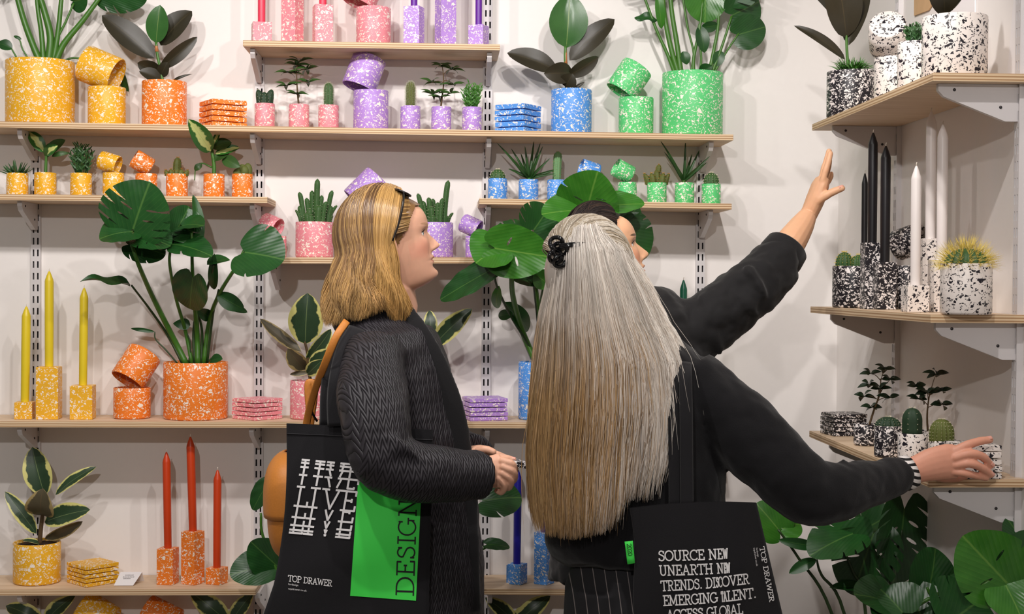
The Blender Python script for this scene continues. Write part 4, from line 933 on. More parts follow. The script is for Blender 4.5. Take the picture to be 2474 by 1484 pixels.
p = potted(R3, 2288, 1064, 74, 'white', 'potted_cactus', 'small white pot with a ball cactus just behind the reaching hand', MINI, X=1.055); cactus(p, [(-.008, 0, 0, .026, .052, 18, 8, .62, (0, 0))], M_cactusb, M_spine, L=.003, k=4)
# -- floor plants in the right corner
Yc = 3.55; xc = W(2120, 1500, Yc).x
t = floor_plant(xc, Yc, 'floor_monstera', 'monstera on the floor in the corner below the reaching sleeve'); f = Foliage(t, Yc)
for pts in ([(2010, 1484), (1930, 1350), (1880, 1280)], [(2040, 1484), (1985, 1390), (1973, 1352)], [(2150, 1420), (2170, 1330), (2180, 1280)], [(2090, 1470), (2060, 1380), (2030, 1310)], [(2130, 1520), (2100, 1450), (2110, 1420)]):
    floor_stem(f, xc, Yc, pts, 5, 2.6, 'd')
f.mon(1884, 1284, 1830, 1215, 110, mat='monstera_bright', roll=10, slits=0, holes=0, d0=.05, d1=.06); f.mon(1890, 1278, 1935, 1262, 80, mat='monstera_bright', N=(0, -.7, .6), slits=0, holes=0, d0=.05, d1=.06)
f.leaf(1975, 1322, 1880, 1305, 28, 'monstera', bend=.12); f.leaf(1972, 1352, 1906, 1386, 30, 'monstera', roll=20); f.mon(2110, 1290, 2060, 1440, 170, slits=4, holes=1, depth=.55, droop=.1, N=(-.2, -1, .2)); f.mon(2185, 1230, 2165, 1420, 160, slits=4, holes=2, depth=.5, droop=.1, N=(.3, -1, .1))
f.mon(2060, 1290, 1960, 1330, 130, N=(0, -.6, .8), slits=3, holes=0, d1=-.06); f.leaf(2110, 1428, 2004, 1420, 34, 'monstera', N=(0, -.6, .8)); f.mon(2090, 1280, 2150, 1240, 140, N=(0, -.7, .6), slits=2, holes=0, d0=.05); f.done()
Yd = 2.95; xd = W(2330, 1500, Yd).x - .05
t = floor_plant(xd, Yd, 'floor_monstera', 'large dark monstera on the floor at the bottom right corner'); f = Foliage(t, Yd)
for pts in ([(2330, 1484), (2400, 1430), (2432, 1405)], [(2290, 1500), (2250, 1440), (2240, 1420)], [(2350, 1484), (2420, 1400), (2474, 1330)], [(2280, 1500), (2200, 1470), (2160, 1460)]):
    floor_stem(f, xd, Yd, pts, 6, 3.5)
f.mon(2432, 1408, 2330, 1300, 190, mat='monstera_bright', slits=1, holes=1, depth=.2, droop=.1, roll=-12, d0=-.1, d1=-.12); f.mon(2440, 1400, 2500, 1290, 150, slits=2, holes=1, d0=-.05, d1=-.08); f.mon(2430, 1415, 2470, 1490, 130, mat='monstera_bright', slits=0, holes=0, d0=-.1, d1=-.14)
f.mon(2240, 1440, 2270, 1324, 150, slits=0, holes=0, d0=.05, d1=.08, roll=14); f.mon(2160, 1462, 2080, 1425, 130, N=(0, -.7, .7), slits=1, holes=0, d0=-.03, d1=-.1); f.mon(2180, 1480, 2130, 1420, 150, N=(0, -.8, .6), slits=0, holes=0, d0=-.08, d1=-.05)
f.mon(2330, 1410, 2440, 1390, 120, N=(.1, -.4, .9), slits=2, holes=0, d0=.03, d1=.05); f.mon(2480, 1330, 2440, 1250, 130, roll=20, slits=2, holes=0, d0=.02, d1=.02); f.mon(2300, 1500, 2380, 1440, 200, N=(0, -.8, .5), slits=2, holes=0, d0=-.04, d1=.0); f.mon(2230, 1500, 2190, 1400, 160, N=(0, -.9, .4), slits=2, holes=0, d0=.0, d1=.05)
f.done()
# ------------------------------------------------------------------ people: shared builders
def skin_mat(name, base, lip, cheek, Mh=None, brow=(110, 78, 50), browamt=.6):
    mt, nt, b = new_mat(name); c = lin(base)
    tc = nd(nt, 'ShaderNodeTexCoord'); no = nd(nt, 'ShaderNodeTexNoise', Scale=70.0, Detail=4.0); nt.links.new(tc.outputs['Object'], no.inputs['Vector'])
    col = mixc(nt, no.outputs[0], tuple(x*.93 for x in c), tuple(min(1, x*1.06) for x in c))
    if Mh is not None:
        Ri = Mh.to_3x3().inverted(); t = -(Ri @ Mh.translation)
        mp = nd(nt, 'ShaderNodeMapping'); mp.inputs['Rotation'].default_value = Ri.to_euler(); mp.inputs['Location'].default_value = t
        nt.links.new(tc.outputs['Object'], mp.inputs['Vector']); s = nd(nt, 'ShaderNodeSeparateXYZ'); nt.links.new(mp.outputs[0], s.inputs[0])
        ya = mathn(nt, 'ABSOLUTE', s.outputs[1])
        def ell(y0, z0, ry, rz, soft, slope=0):
            dy = mathn(nt, 'DIVIDE', mathn(nt, 'SUBTRACT', ya, y0), ry)
            zc = mathn(nt, 'MULTIPLY_ADD', mathn(nt, 'SUBTRACT', ya, y0), slope, z0)
            dz = mathn(nt, 'DIVIDE', mathn(nt, 'SUBTRACT', s.outputs[2], zc), rz)
            d = mathn(nt, 'ADD', mathn(nt, 'MULTIPLY', dy, dy), mathn(nt, 'MULTIPLY', dz, dz))
            q = mathn(nt, 'MULTIPLY', mathn(nt, 'SUBTRACT', 1.0, d), soft, clamp=True)
            return mathn(nt, 'MULTIPLY', q, mathn(nt, 'LESS_THAN', mathn(nt, 'ABSOLUTE', mathn(nt, 'SUBTRACT', s.outputs[0], .08)), .05))
        col = mixc(nt, mathn(nt, 'MULTIPLY', ell(.045, .078, .030, .028, 1.0), .5), col, lin(cheek))
        col = mixc(nt, mathn(nt, 'MULTIPLY', ell(0, .0475, .024, .0085, 3.0), .75), col, lin(lip))
        col = mixc(nt, mathn(nt, 'MULTIPLY', ell(.034, .1315, .019, .0034, 2.5, .12), browamt), col, lin(brow))
    nt.links.new(col, b.inputs['Base Color']); b.inputs['Roughness'].default_value = .48; b.inputs['Specular IOR Level'].default_value = .4
    b.inputs['Subsurface Weight'].default_value = .12; b.inputs['Subsurface Radius'].default_value = (.010, .004, .002); b.inputs['Subsurface Scale'].default_value = .6
    bp = nd(nt, 'ShaderNodeBump', Strength=.08, Distance=.001); n2 = nd(nt, 'ShaderNodeTexNoise', Scale=420.0); nt.links.new(tc.outputs['Object'], n2.inputs['Vector'])
    nt.links.new(n2.outputs[0], bp.inputs['Height']); nt.links.new(bp.outputs[0], b.inputs['Normal'])
    return mt
FRONTS = [(-.012, .030), (-.006, .056), (0, .071), (.010, .0815), (.025, .0835), (.05, .0840), (.085, .0850), (.112, .0870), (.130, .0910), (.150, .0920), (.170, .0850), (.188, .068), (.204, .046), (.216, .022), (.224, .004), (.2255, 0)]
FRONT = [(-.012, .030), (-.006, .056), (0, .072), (.008, .0845), (.018, .0865), (.028, .082), (.034, .0795), (.041, .083), (.0465, .0825), (.053, .0865), (.060, .0835), (.070, .084), (.085, .085), (.100, .0845), (.112, .0845), (.122, .0905), (.130, .0930), (.150, .0925), (.170, .0850), (.188, .068), (.204, .046), (.216, .022), (.224, .004), (.2255, 0)]
BACK = [(-.012, .03), (0, .035), (.03, .052), (.06, .076), (.09, .094), (.12, .101), (.15, .099), (.175, .088), (.195, .069), (.210, .047), (.220, .022), (.2255, 0)]
HALFW = [(-.012, .022), (-.004, .036), (.004, .043), (.02, .0505), (.04, .0575), (.07, .066), (.10, .0700), (.13, .0745), (.155, .0745), (.175, .0685), (.195, .056), (.210, .039), (.220, .019), (.2255, 0)]
NOSE = [(.058, 0), (.064, .003), (.068, .012), (.072, .0215), (.077, .0245), (.082, .022), (.090, .0170), (.100, .0105), (.110, .005), (.118, .0015), (.126, 0)]
NSIG = [(.058, .012), (.068, .0105), (.075, .0085), (.09, .0072), (.11, .0062), (.126, .008)]
def g2(a, s): return math.exp(-(a/s)**2)
def head_pt(th, z, off=0.0, face=True):
    """one point of a head: facing +x, chin at z = 0, crown at z = .2255"""
    a = spl(FRONT, z) if cos(th) >= 0 else spl(BACK, z)
    b = max(0, spl(HALFW, z)); a = max(0, a); c, s = cos(th), sin(th)
    ex = 2/2.25
    y = b*math.copysign(abs(s)**ex, s)
    if c >= 0: sm_ = max(0, spl(FRONTS, z)); a = sm_+(a-sm_)*g2(y, .020)
    x = a*math.copysign(abs(c)**ex, c)
    if face and c > 0:
        k = min(1, c*2.2)
        x += k*(max(0, spl(NOSE, z))*g2(y, interp(NSIG, z)) + .006*g2(z-.0715, .006)*(g2(y-.0125, .0055)+g2(y+.0125, .0055)))
        for sy in (-1, 1):
            x += k*(-.0085*g2(y-sy*.031, .0155)*g2(z-.112, .0105) + .0022*g2(y-sy*.030, .02)*g2(z-.1275, .006) + .0035*g2(y-sy*.043, .02)*g2(z-.087, .016) - .003*g2(y-sy*.025, .006)*g2(z-.064, .012))
        x += k*(.0042*g2(y, .017)*(g2(z-.0410, .0042)+1.05*g2(z-.0528, .0042)) - .0062*g2(y, .024)*g2(z-.0467, .0017) + .003*g2(y, .016)*g2(z-.014, .01))
        x -= k*.002*g2(y, .0032)*g2(z-.061, .005)
    p = V((x, y, z))
    if off:
        n = V((c/max(a, .01), s/max(b, .01), (z-.11)/.012/110*1.0)); n = V((x/.0081, y/.0052, (z-.115)/.0125)); p = p + n.normalized()*off
    return p
def head_add(mb, Mh, sc=1.0):
    def fn(u, v):
        th = 2*pi*u-.62*sin(2*pi*u); z = lerp(-.012, .2255, v); z = z if v < .999 else .2255
        return Mh @ (head_pt(th, z)*sc)
    mb.grid(fn, 150, 150, wrap=True)
    n = 150; mb.f.append([len(mb.v)-(n*151)+i for i in range(n)][::-1]); mb.mi.append(0)
    for sy in (-1, 1):                                              # ears
        R = Mh.to_3x3() @ Matrix.Rotation(radians(18*sy), 3, 'Z')
        mb.ball(Mh @ V((-.010, sy*.0735, .098)), (.017, .006, .030), 14, 10, R)
        mb.ball(Mh @ V((-.014, sy*.0765, .102)), (.018, .0045, .026), 14, 10, R)
def head_matrix(nose_px, Y, yaw, pitch, rollx=0):
    """nose tip sits on the given sight line at depth Y; yaw 0 faces +x, positive turns away from the camera"""
    R = (Matrix.Rotation(radians(yaw), 3, 'Z') @ Matrix.Rotation(radians(-pitch), 3, 'Y') @ Matrix.Rotation(radians(rollx), 3, 'X'))
    t = W(nose_px[0], nose_px[1], Y) - R @ V((.1085, 0, .077)); Mh = R.to_4x4(); Mh.translation = t; return Mh
def remesh(o, vox, it=6, fac=.5, disp=None):
    q = o.modifiers.new('remesh', 'REMESH'); q.mode = 'VOXEL'; q.voxel_size = vox; q.use_smooth_shade = True
    if it: s = o.modifiers.new('smooth', 'SMOOTH'); s.factor = fac; s.iterations = it
    if disp:
        for i, (size, strength) in enumerate(disp):
            tx = bpy.data.textures.new('cloth_folds', 'CLOUDS'); tx.noise_scale = size; tx.noise_depth = 2
            d = o.modifiers.new('folds', 'DISPLACE'); d.texture = tx; d.strength = strength; d.mid_level = .5; d.texture_coords = 'LOCAL'
    return o
def eyes(parent, Mh, iris):
    for sy in (-1, 1):
        c = Mh @ V((.0635, sy*.0312, .1115)); R = Mh.to_3x3(); mb = MB(); mb.ball(c, .0118, 24, 16)
        e = mb.build('eye', M_eye, parent)
        mb = MB(); d = R @ V((.97, sy*.10, .08)).normalized(); Q = V((0, 0, 1)).rotation_difference(d).to_matrix()
        mb.lathe([(0, .01215), (.0022, .0121), (.0022, .0121)], c, Q, 20); mb.build('pupil', M_pupil, e)
        mb = MB(); mb.lathe([(.0022, .0120), (.0056, .01065)], c, Q, 24); mb.build('iris', iris, e)
        mb = MB()                                                     # lids: shells over the ball, hinged at its corners
        def lid(a0, a1):
            def fn(u, v):
                az = (u-.5)*2.5; el = lerp(a0, a1, v)*cos(az*.62)+.0; r = .0129
                return c + R @ V((r*cos(el)*cos(az), r*cos(el)*sin(az), r*sin(el)))
            mb.grid(fn, 16, 6)
        lid(.34, 1.25); lid(-.42, -1.2); mb.build('eyelid', parent['_skin'] if False else SKIN_NOW[0], e, solid=.0008)
        mb = MB()
        pts = [c + R @ V((.0134*cos(.34*cos(az*.62))*cos(az)+.0005, .0134*cos(.34*cos(az*.62))*sin(az), .0134*sin(.34*cos(az*.62)))) for az in [(i/12-.5)*2.4 for i in range(13)]]
        mb.tube(pts, [.0004]+[.0009]*11+[.0004], 6)
        for k in range(1, 12):
            q = pts[k]; o_ = R @ V((.0052, (k-6)*.0004*1.2, .0030)); mb.tube([q, q+o_*.6, q+o_+R @ V((0, 0, .0012))], [.0005, .0002], 4)
        mb.build('eyelashes', M_lash, e)
SKIN_NOW = [None]
M_eye = plain('eye_white', (232, 226, 220), .15); M_pupil = plain('pupil', (8, 8, 10), .1); M_lash = plain('eyelash', (38, 26, 20), .6)
def finger(mb, pts, r0, r1):
    P_ = smooth_path(pts, 5); n = len(P_); rad = []
    for i in range(n):
        t = i/(n-1); r = lerp(r0, r1, t); r *= 1+.07*math.exp(-((t-.42)/.07)**2)+.05*math.exp(-((t-.72)/.06)**2); rad.append(r)
    mb.tube(P_, rad, 12); mb.ball(P_[-1], r1*1.0, 12, 8); mb.ball(P_[0], r0, 12, 8)
def nail(parent, tip, d, up, w=.0052):
    """a fingernail: small curved plate on the back of a fingertip"""
    d = V(d).normalized(); up = V(up).normalized(); s = d.cross(up).normalized(); up = s.cross(d); mb = MB()
    mb.grid(lambda u, v: V(tip)+d*lerp(-.0075, .0035, v)+s*((u-.5)*2*w)*(1-.3*max(0, v-.6))+up*(.0083-.0030*((u-.5)*2)**2), 6, 6)
    mb.build('fingernail', M_nail, parent, solid=.0006)
M_nail = plain('fingernail', (226, 164, 146), .3)
def strands(mb, cols, path, n, width=.0012, seed=0, colfn=None, npt=16, rw=1.0):
    """n thin three-sided hairs; path(s, t, rr) gives a point, colfn(s, t, q) a colour"""
    rr = random.Random(seed)
    for i in range(n):
        s = (i+rr.random())/n; q = rr.random(); key = (rr.random(), rr.random(), rr.random(), rr.random()); o = len(mb.v); w = width*rr.uniform(.6, 1.4)
        pts = [V(path(s, t/(npt-1), key)) for t in range(npt)]
        for j, p in enumerate(pts):
            t = (pts[min(j+1, npt-1)]-pts[max(0, j-1)]).normalized(); u = t.cross(V((0, -1, .05))); u = u.normalized() if u.length > 1e-5 else t.orthogonal().normalized(); v = t.cross(u)
            ww = w*(1 if j < npt-3 else (npt-1-j)/3+.12)
            for k in range(3): a = 2*pi*k/3; mb.v.append(p+u*ww*cos(a)+v*ww*sin(a)); mb.uv.append((s, j/(npt-1))); cols.append(colfn(s, j/(npt-1), q, p))
        for j in range(npt-1):
            for k in range(3):
                a, b = o+j*3+k, o+j*3+(k+1) % 3; mb.f.append([a, b, b+3, a+3]); mb.mi.append(0)
def hair_mat(name, rough=.36, spec=.5):
    mt, nt, b = new_mat(name); at = nd(nt, 'ShaderNodeVertexColor'); at.layer_name = 'hair_colour'
    nt.links.new(at.outputs[0], b.inputs['Base Color']); b.inputs['Roughness'].default_value = rough; b.inputs['Specular IOR Level'].default_value = spec
    return mt
def hair_cap(Mh, off, keep, nu=120, nv=90):
    """the scalp mass: the head's own surface swollen by the hair's thickness inside the hairline"""
    mb = MB(); full = MB()
    full.grid(lambda u, v: head_pt(2*pi*u, lerp(.0, .2255, v), off, False), nu, nv, wrap=True)
    used = {}; 
    for f in full.f:
        if all(keep(full.v[i]) for i in f):
            g = []
            for i in f:
                if i not in used: used[i] = len(mb.v); mb.v.append(Mh @ full.v[i]); mb.uv.append(full.uv[i])
                g.append(used[i])
            mb.f.append(g); mb.mi.append(0)
    return mb
def scalp(Mh, d, off):
    d = V(d).normalized(); k = 1/sqrt((d.x/((.100 if d.x > 0 else .097)+off))**2+(d.y/(.0765+off))**2+(d.z/(.1135+off))**2); return Mh @ (V((-.006, 0, .114))+d*k)
def over(Mh, d0, d1, t, off):                       # along the scalp from one direction to another
    d0, d1 = V(d0).normalized(), V(d1).normalized(); an = max(1e-3, d0.angle(d1)); return scalp(Mh, (d0*sin(an*(1-t))+d1*sin(an*t))/sin(an), off)
def clothmat(name, rgb, rough=.85, bump=.25, bscale=500, sheen=.15, var=.06):
    return plain(name, rgb, rough, .25, bump=bump, bscale=bscale, var=var, sheen=sheen)
def quilt_mat():
    mt, nt, b = new_mat('quilted_black_nylon'); tc = nd(nt, 'ShaderNodeTexCoord'); s = nd(nt, 'ShaderNodeSeparateXYZ'); 
    no = nd(nt, 'ShaderNodeTexNoise', Scale=9.0, Detail=2.0); nt.links.new(tc.outputs['Object'], no.inputs['Vector'])
    w = nd(nt, 'ShaderNodeVectorMath', operation='MULTIPLY_ADD'); w.inputs[1].default_value = (.02,)*3; nt.links.new(no.outputs['Color'], w.inputs[0]); nt.links.new(tc.outputs['Object'], w.inputs[2]); nt.links.new(w.outputs[0], s.inputs[0])
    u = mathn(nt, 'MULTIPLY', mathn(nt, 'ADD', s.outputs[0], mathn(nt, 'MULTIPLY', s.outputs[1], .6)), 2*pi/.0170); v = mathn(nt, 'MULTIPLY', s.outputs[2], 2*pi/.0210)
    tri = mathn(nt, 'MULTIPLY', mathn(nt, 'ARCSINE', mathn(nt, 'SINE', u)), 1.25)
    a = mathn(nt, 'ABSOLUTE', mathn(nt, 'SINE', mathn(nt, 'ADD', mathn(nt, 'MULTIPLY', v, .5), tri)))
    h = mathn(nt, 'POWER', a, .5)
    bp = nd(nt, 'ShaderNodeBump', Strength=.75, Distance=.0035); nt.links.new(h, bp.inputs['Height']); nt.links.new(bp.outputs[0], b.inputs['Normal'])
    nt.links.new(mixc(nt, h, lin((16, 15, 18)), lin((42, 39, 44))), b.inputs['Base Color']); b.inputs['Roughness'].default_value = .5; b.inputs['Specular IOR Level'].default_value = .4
    return mt
M_quilt = quilt_mat()
M_jumper = clothmat('black_wool_jersey', (15, 14, 17), .9); M_blackcotton = clothmat('black_cotton_canvas', (24, 23, 26), .85, .3, 900, .1); M_shirt = clothmat('black_shirt_cloth', (22, 21, 22), .8, .15, 300)
def pinstripe():
    mt, nt, b = new_mat('pinstripe_wool'); tc = nd(nt, 'ShaderNodeTexCoord'); s = nd(nt, 'ShaderNodeSeparateXYZ'); nt.links.new(tc.outputs['Object'], s.inputs[0])
    x = mathn(nt, 'MULTIPLY_ADD', s.outputs[2], .12, s.outputs[0]); f = mathn(nt, 'FRACT', mathn(nt, 'MULTIPLY', x, 1/.021)); q = mathn(nt, 'LESS_THAN', f, .07)
    nt.links.new(mixc(nt, q, lin((20, 19, 23)), lin((120, 112, 110))), b.inputs['Base Color']); b.inputs['Roughness'].default_value = .85; return mt
def zebra():
    mt, nt, b = new_mat('zebra_print_cotton'); tc = nd(nt, 'ShaderNodeTexCoord'); wv = nd(nt, 'ShaderNodeTexWave', Scale=26.0, Distortion=7.0, Detail=1.0); wv.bands_direction = 'Z'; wv.inputs['Detail Scale'].default_value = .7
    nt.links.new(tc.outputs['Object'], wv.inputs['Vector']); q = mathn(nt, 'GREATER_THAN', wv.outputs['Fac'], .55)
    nt.links.new(mixc(nt, q, lin((236, 230, 226)), lin((18, 16, 18))), b.inputs['Base Color']); b.inputs['Roughness'].default_value = .8; return mt
def sections(mb, rows, Yc, n=40):
    """rows: (py, centre px, half width px, half depth in m[, depth shift]) from top to bottom, a closed trunk of elliptical rings"""
    pts = []; rad = []
    for r in rows:
        dy = r[4] if len(r) > 4 else 0
        p = W(r[1], r[0], Yc+dy); pts.append(p); rad.append((m(r[2], Yc), r[3]))
    mb.tube(pts, rad, n, flat=(1, 0, 0))

# ---- slab lettering drawn as strokes
def arc(cx, cy, rx, ry, a0, a1, n=10): return [(cx+rx*cos(radians(lerp(a0, a1, i/n))), cy+ry*sin(radians(lerp(a0, a1, i/n)))) for i in range(n+1)]
GL = {
 'L': (.62, [[(.18, 0), (.18, 1)], [(0, 1), (.36, 1)], [(0, 0), (.62, 0), (.62, .24)]]), 'I': (.36, [[(.18, 0), (.18, 1)], [(0, 1), (.36, 1)], [(0, 0), (.36, 0)]]),
 'V': (.84, [[(.10, 1), (.42, 0), (.74, 1)], [(-.05, 1), (.27, 1)], [(.58, 1), (.90, 1)]]), 'E': (.66, [[(.16, 0), (.16, 1)], [(0, 1), (.63, 1), (.63, .78)], [(0, 0), (.66, 0), (.66, .24)], [(.16, .52), (.46, .52)], [(.46, .44), (.46, .60)]]),
 'D': (.80, [[(.16, 0), (.16, 1)], [(0, 1), (.36, 1)]+arc(.36, .5, .42, .5, 90, -90)+[(0, 0)]]), 'S': (.60, [[(.53, .78)]+arc(.30, .76, .24, .24, 20, 200, 8)+arc(.30, .27, .27, .27, 70, -160, 10), [(.54, .76), (.54, .96)], [(.04, .24), (.04, .04)]]),
 'G': (.82, [arc(.42, .5, .42, .5, 48, 330, 18)+[(.78, .44)], [(.58, .44), (.90, .44)], [(.78, .44), (.78, .10)], [(.70, .78), (.70, .98)]]), 'C': (.74, [arc(.42, .5, .42, .5, 45, 318, 16), [(.71, .76), (.71, .98)]]),
 'O': (.86, [arc(.43, .5, .43, .5, 0, 360, 22)]), 'U': (.84, [[(.14, 1), (.14, .32)]+arc(.41, .30, .27, .30, 180, 360, 8)+[(.68, 1)], [(0, 1), (.28, 1)], [(.54, 1), (.82, 1)]]),
 'R': (.76, [[(.16, 0), (.16, 1)], [(0, 0), (.34, 0)], [(0, 1), (.40, 1)]+arc(.40, .76, .24, .24, 90, -90, 8)+[(.16, .52)], [(.38, .52), (.64, 0), (.80, 0)]]), 'N': (.86, [[(.14, 0), (.14, 1), (.70, 0), (.70, 1)], [(-.02, 1), (.14, 1)], [(0, 0), (.28, 0)], [(.56, 1), (.84, 1)]]),
 'W': (1.16, [[(.10, 1), (.34, 0), (.58, .92), (.82, 0), (1.06, 1)], [(-.04, 1), (.24, 1)], [(.92, 1), (1.20, 1)]]), 'A': (.84, [[(.10, 0), (.42, 1), (.74, 0)], [(.20, .34), (.64, .34)], [(-.04, 0), (.24, 0)], [(.60, 0), (.90, 0)]]),
 'T': (.76, [[(.38, 0), (.38, 1)], [(0, .78), (0, 1), (.76, 1), (.76, .78)], [(.22, 0), (.54, 0)]]), 'H': (.86, [[(.14, 0), (.14, 1)], [(.70, 0), (.70, 1)], [(.14, .5), (.70, .5)], [(0, 0), (.28, 0)], [(0, 1), (.28, 1)], [(.56, 0), (.84, 0)], [(.56, 1), (.84, 1)]]),
 'M': (1.0, [[(.12, 0), (.14, 1), (.48, .12), (.82, 1), (.84, 0)], [(-.02, 0), (.26, 0)], [(0, 1), (.14, 1)], [(.82, 1), (.96, 1)], [(.70, 0), (.98, 0)]]), 'P': (.70, [[(.16, 0), (.16, 1)], [(0, 0), (.34, 0)], [(0, 1), (.40, 1)]+arc(.40, .74, .26, .26, 90, -90, 8)+[(.16, .48)]]),
 'B': (.74, [[(.16, 0), (.16, 1)], [(0, 1), (.38, 1)]+arc(.38, .76, .22, .24, 90, -90, 8)+[(.16, .52)], [(.38, .52)]+arc(.40, .26, .27, .26, 90, -90, 8)+[(0, 0)]]),
 '.': (.24, [[(.06, .06), (.18, .06)]]), '2': (.60, [arc(.29, .72, .27, .28, 165, -40, 10)+[(.02, 0), (.58, 0), (.58, .16)]]), '0': (.62, [arc(.31, .5, .29, .5, 0, 360, 20)]), ' ': (.34, [])}
def glyphs(text, track=.10, widths=None):
    """strokes of a line of text, cap height 1, starting at x = 0; returns strokes and total advance"""
    x = 0; out = []
    for i, ch in enumerate(text):
        w, st = GL[ch]; k = (widths or {}).get(i, 1.0)
        for s in st: out.append([(x+p[0]*k, p[1]) for p in s])
        x += w*k+track*min(1, k+.2)
    return out, x-track
def clip_strokes(st, y0, y1):
    res = []
    for s in st:
        cur = []
        for a, b in zip(s, s[1:]):
            (ax, ay), (bx, by) = a, b; t0, t1 = 0., 1.
            if abs(by-ay) < 1e-9:
                if ay < y0-1e-6 or ay > y1+1e-6: cur = []; continue
            else:
                ta, tb = (y0-ay)/(by-ay), (y1-ay)/(by-ay); t0, t1 = max(0, min(ta, tb)), min(1, max(ta, tb))
                if t0 >= t1: continue
            res.append([(lerp(ax, bx, t0), lerp(ay, by, t0)), (lerp(ax, bx, t1), lerp(ay, by, t1))])
    return res
def ink(mb, strokes, th, place_):
    """flat printed strokes: place_(x, y) maps letter coordinates onto the cloth"""
    for s in strokes:
        for (a, b) in zip(s, s[1:]):
            dx, dy = b[0]-a[0], b[1]-a[1]; L = sqrt(dx*dx+dy*dy)
            if L < 1e-6: continue
            ux, uy = dx/L, dy/L; h = th/2; e = h*.5; nx, ny = -uy*h, ux*h; k = max(1, int(L/.35)); vs = []
            for i in range(k+1):
                t = i/k; x = a[0]-ux*e+(dx+2*ux*e)*t; y = a[1]-uy*e+(dy+2*uy*e)*t
                vs += [place_(x+nx, y+ny), place_(x-nx, y-ny)]
            mb.add(vs, [(2*i, 2*i+1, 2*i+3, 2*i+2) for i in range(k)])
M_inkw = plain('white_print', (236, 234, 234), .7); M_inkk = plain('black_print', (16, 16, 18), .7); M_green = plain('bright_green_print', (70, 228, 84), .6, .3)
def tiny_text(mb, text, place_, h):
    """small sans letters from the built-in font, mapped through place_ (units: letter height h)"""
    cu = bpy.data.curves.new('lettering', 'FONT'); cu.body = text; cu.size = h/.7; cu.resolution_u = 2
    ob = bpy.data.objects.new('lettering', cu); COL.objects.link(ob); dg = bpy.context.evaluated_depsgraph_get(); me = bpy.data.meshes.new_from_object(ob.evaluated_get(dg))
    mb.add([place_(v.co.x, v.co.y) for v in me.vertices], [tuple(p.vertices) for p in me.polygons])
    bpy.data.objects.remove(ob); bpy.data.curves.remove(cu); bpy.data.meshes.remove(me)
# ================================================================== the blonde woman in the quilted coat
YBL = 3.50
ORG = V((W(960, 1400, YBL).x, YBL, .001))
P1 = thing('person', ORG, 'person with shoulder-length blonde hair in a black quilted coat, looking up to the right', 'person')
MH1 = head_matrix((1062, 591), YBL-.01, 6, 14)
Mloc = MH1.copy(); Mloc.translation = MH1.translation-ORG
SK1 = skin_mat('fair_skin', (222, 170, 142), (190, 104, 92), (222, 140, 118), Mloc, (150, 110, 74), .55); SKIN_NOW[0] = SK1
q = lambda x, y, d=0: W(x, y, YBL+d)
mb = MB(); head_add(mb, MH1)
nk = MH1 @ V((-.022, 0, .055)); mb.tube([nk, MH1 @ V((-.024, 0, .005)), q(952, 735), q(940, 790)], [(.050, .052), (.052, .054), (.056, .058), (.062, .062)], 20, flat=(1, 0, 0))
mb.tube([q(930, 800), q(935, 900), q(945, 1080), q(950, 1300)], [(.05, .06), (.09, .13), (.10, .14), (.12, .16)], 20, flat=(1, 0, 0))
for sy in (-1, 1): mb.tube([V((ORG.x+.0, YBL+sy*.09, .90)), V((ORG.x+.01, YBL+sy*.09, .5)), V((ORG.x, YBL+sy*.09, .09)), V((ORG.x, YBL+sy*.09, .03))], [.07, .05, .04, .035], 14); mb.ball((ORG.x+.06, YBL+sy*.09, .036), (.12, .042, .035), 16, 10)
YA = 3.165                                                          # the near arm hangs outside the tote
arm = [W(900, 870, 3.33), W(900, 980, 3.20), W(925, 1115, YA), W(1050, 1143, 3.17), W(1168, 1148, 3.24)]
mb.tube(smooth_path(arm, 5), [.045, .026], 14)
HY = 3.25
h = lambda x, y, d=0: W(x, y, HY+d)
mb.tube(smooth_path([h(1150, 1148, -.005), h(1172, 1147), h(1196, 1140), h(1218, 1132)], 5), [(.028, .019), (.030, .021), (.038, .020), (.036, .016)], 16, flat=(0, 0, 1))
fing1 = [([h(1214, 1114, -.012), h(1238, 1122, -.016), h(1244, 1140, .006), h(1228, 1147, .018)], .0088, .0074), ([h(1216, 1128, -.016), h(1240, 1140, -.018), h(1241, 1160, .004), h(1224, 1162, .016)], .0088, .0074),
         ([h(1214, 1143, -.016), h(1234, 1158, -.016), h(1230, 1178, .002), h(1214, 1176, .014)], .0084, .007), ([h(1206, 1156, -.014), h(1220, 1174, -.012), h(1212, 1190, .002), h(1200, 1186, .012)], .0074, .0062),
         ([h(1180, 1120, .0), h(1200, 1108, .002), h(1222, 1108, .006), h(1240, 1113, .008)], .0105, .0078)]
for a in fing1: finger(mb, *a)
larm = [q(1010, 860, .15), q(1040, 1020, .16), q(1080, 1085, .10), q(1150, 1098, -.05)]
mb.tube(smooth_path(larm, 5), [.045, .026], 14)
l = lambda x, y, d=0: W(x, y, 3.40+d)
mb.tube(smooth_path([l(1140, 1100, .03), l(1162, 1096, .01), l(1186, 1096)], 5), [(.022, .028), (.020, .036), (.014, .034)], 14, flat=(0, 0, 1))
for a in (([l(1182, 1092, -.03), l(1206, 1100, -.03), l(1222, 1106, -.02)], .0085, .007), ([l(1184, 1098, -.012), l(1208, 1106, -.01), l(1224, 1112)], .0085, .007), ([l(1184, 1104, .008), l(1206, 1114, .01), l(1220, 1118, .012)], .0082, .007), ([l(1180, 1110, .024), l(1200, 1120, .022), l(1214, 1124, .02)], .0075, .006), ([l(1156, 1090, -.03), l(1174, 1086, -.045), l(1192, 1092, -.05)], .0098, .0075)): finger(mb, *a)
bd = remesh(mb.build('body', SK1, P1), .0021, 3, .5)
eyes(P1, MH1, plain('blue_grey_iris', (96, 122, 140), .2))
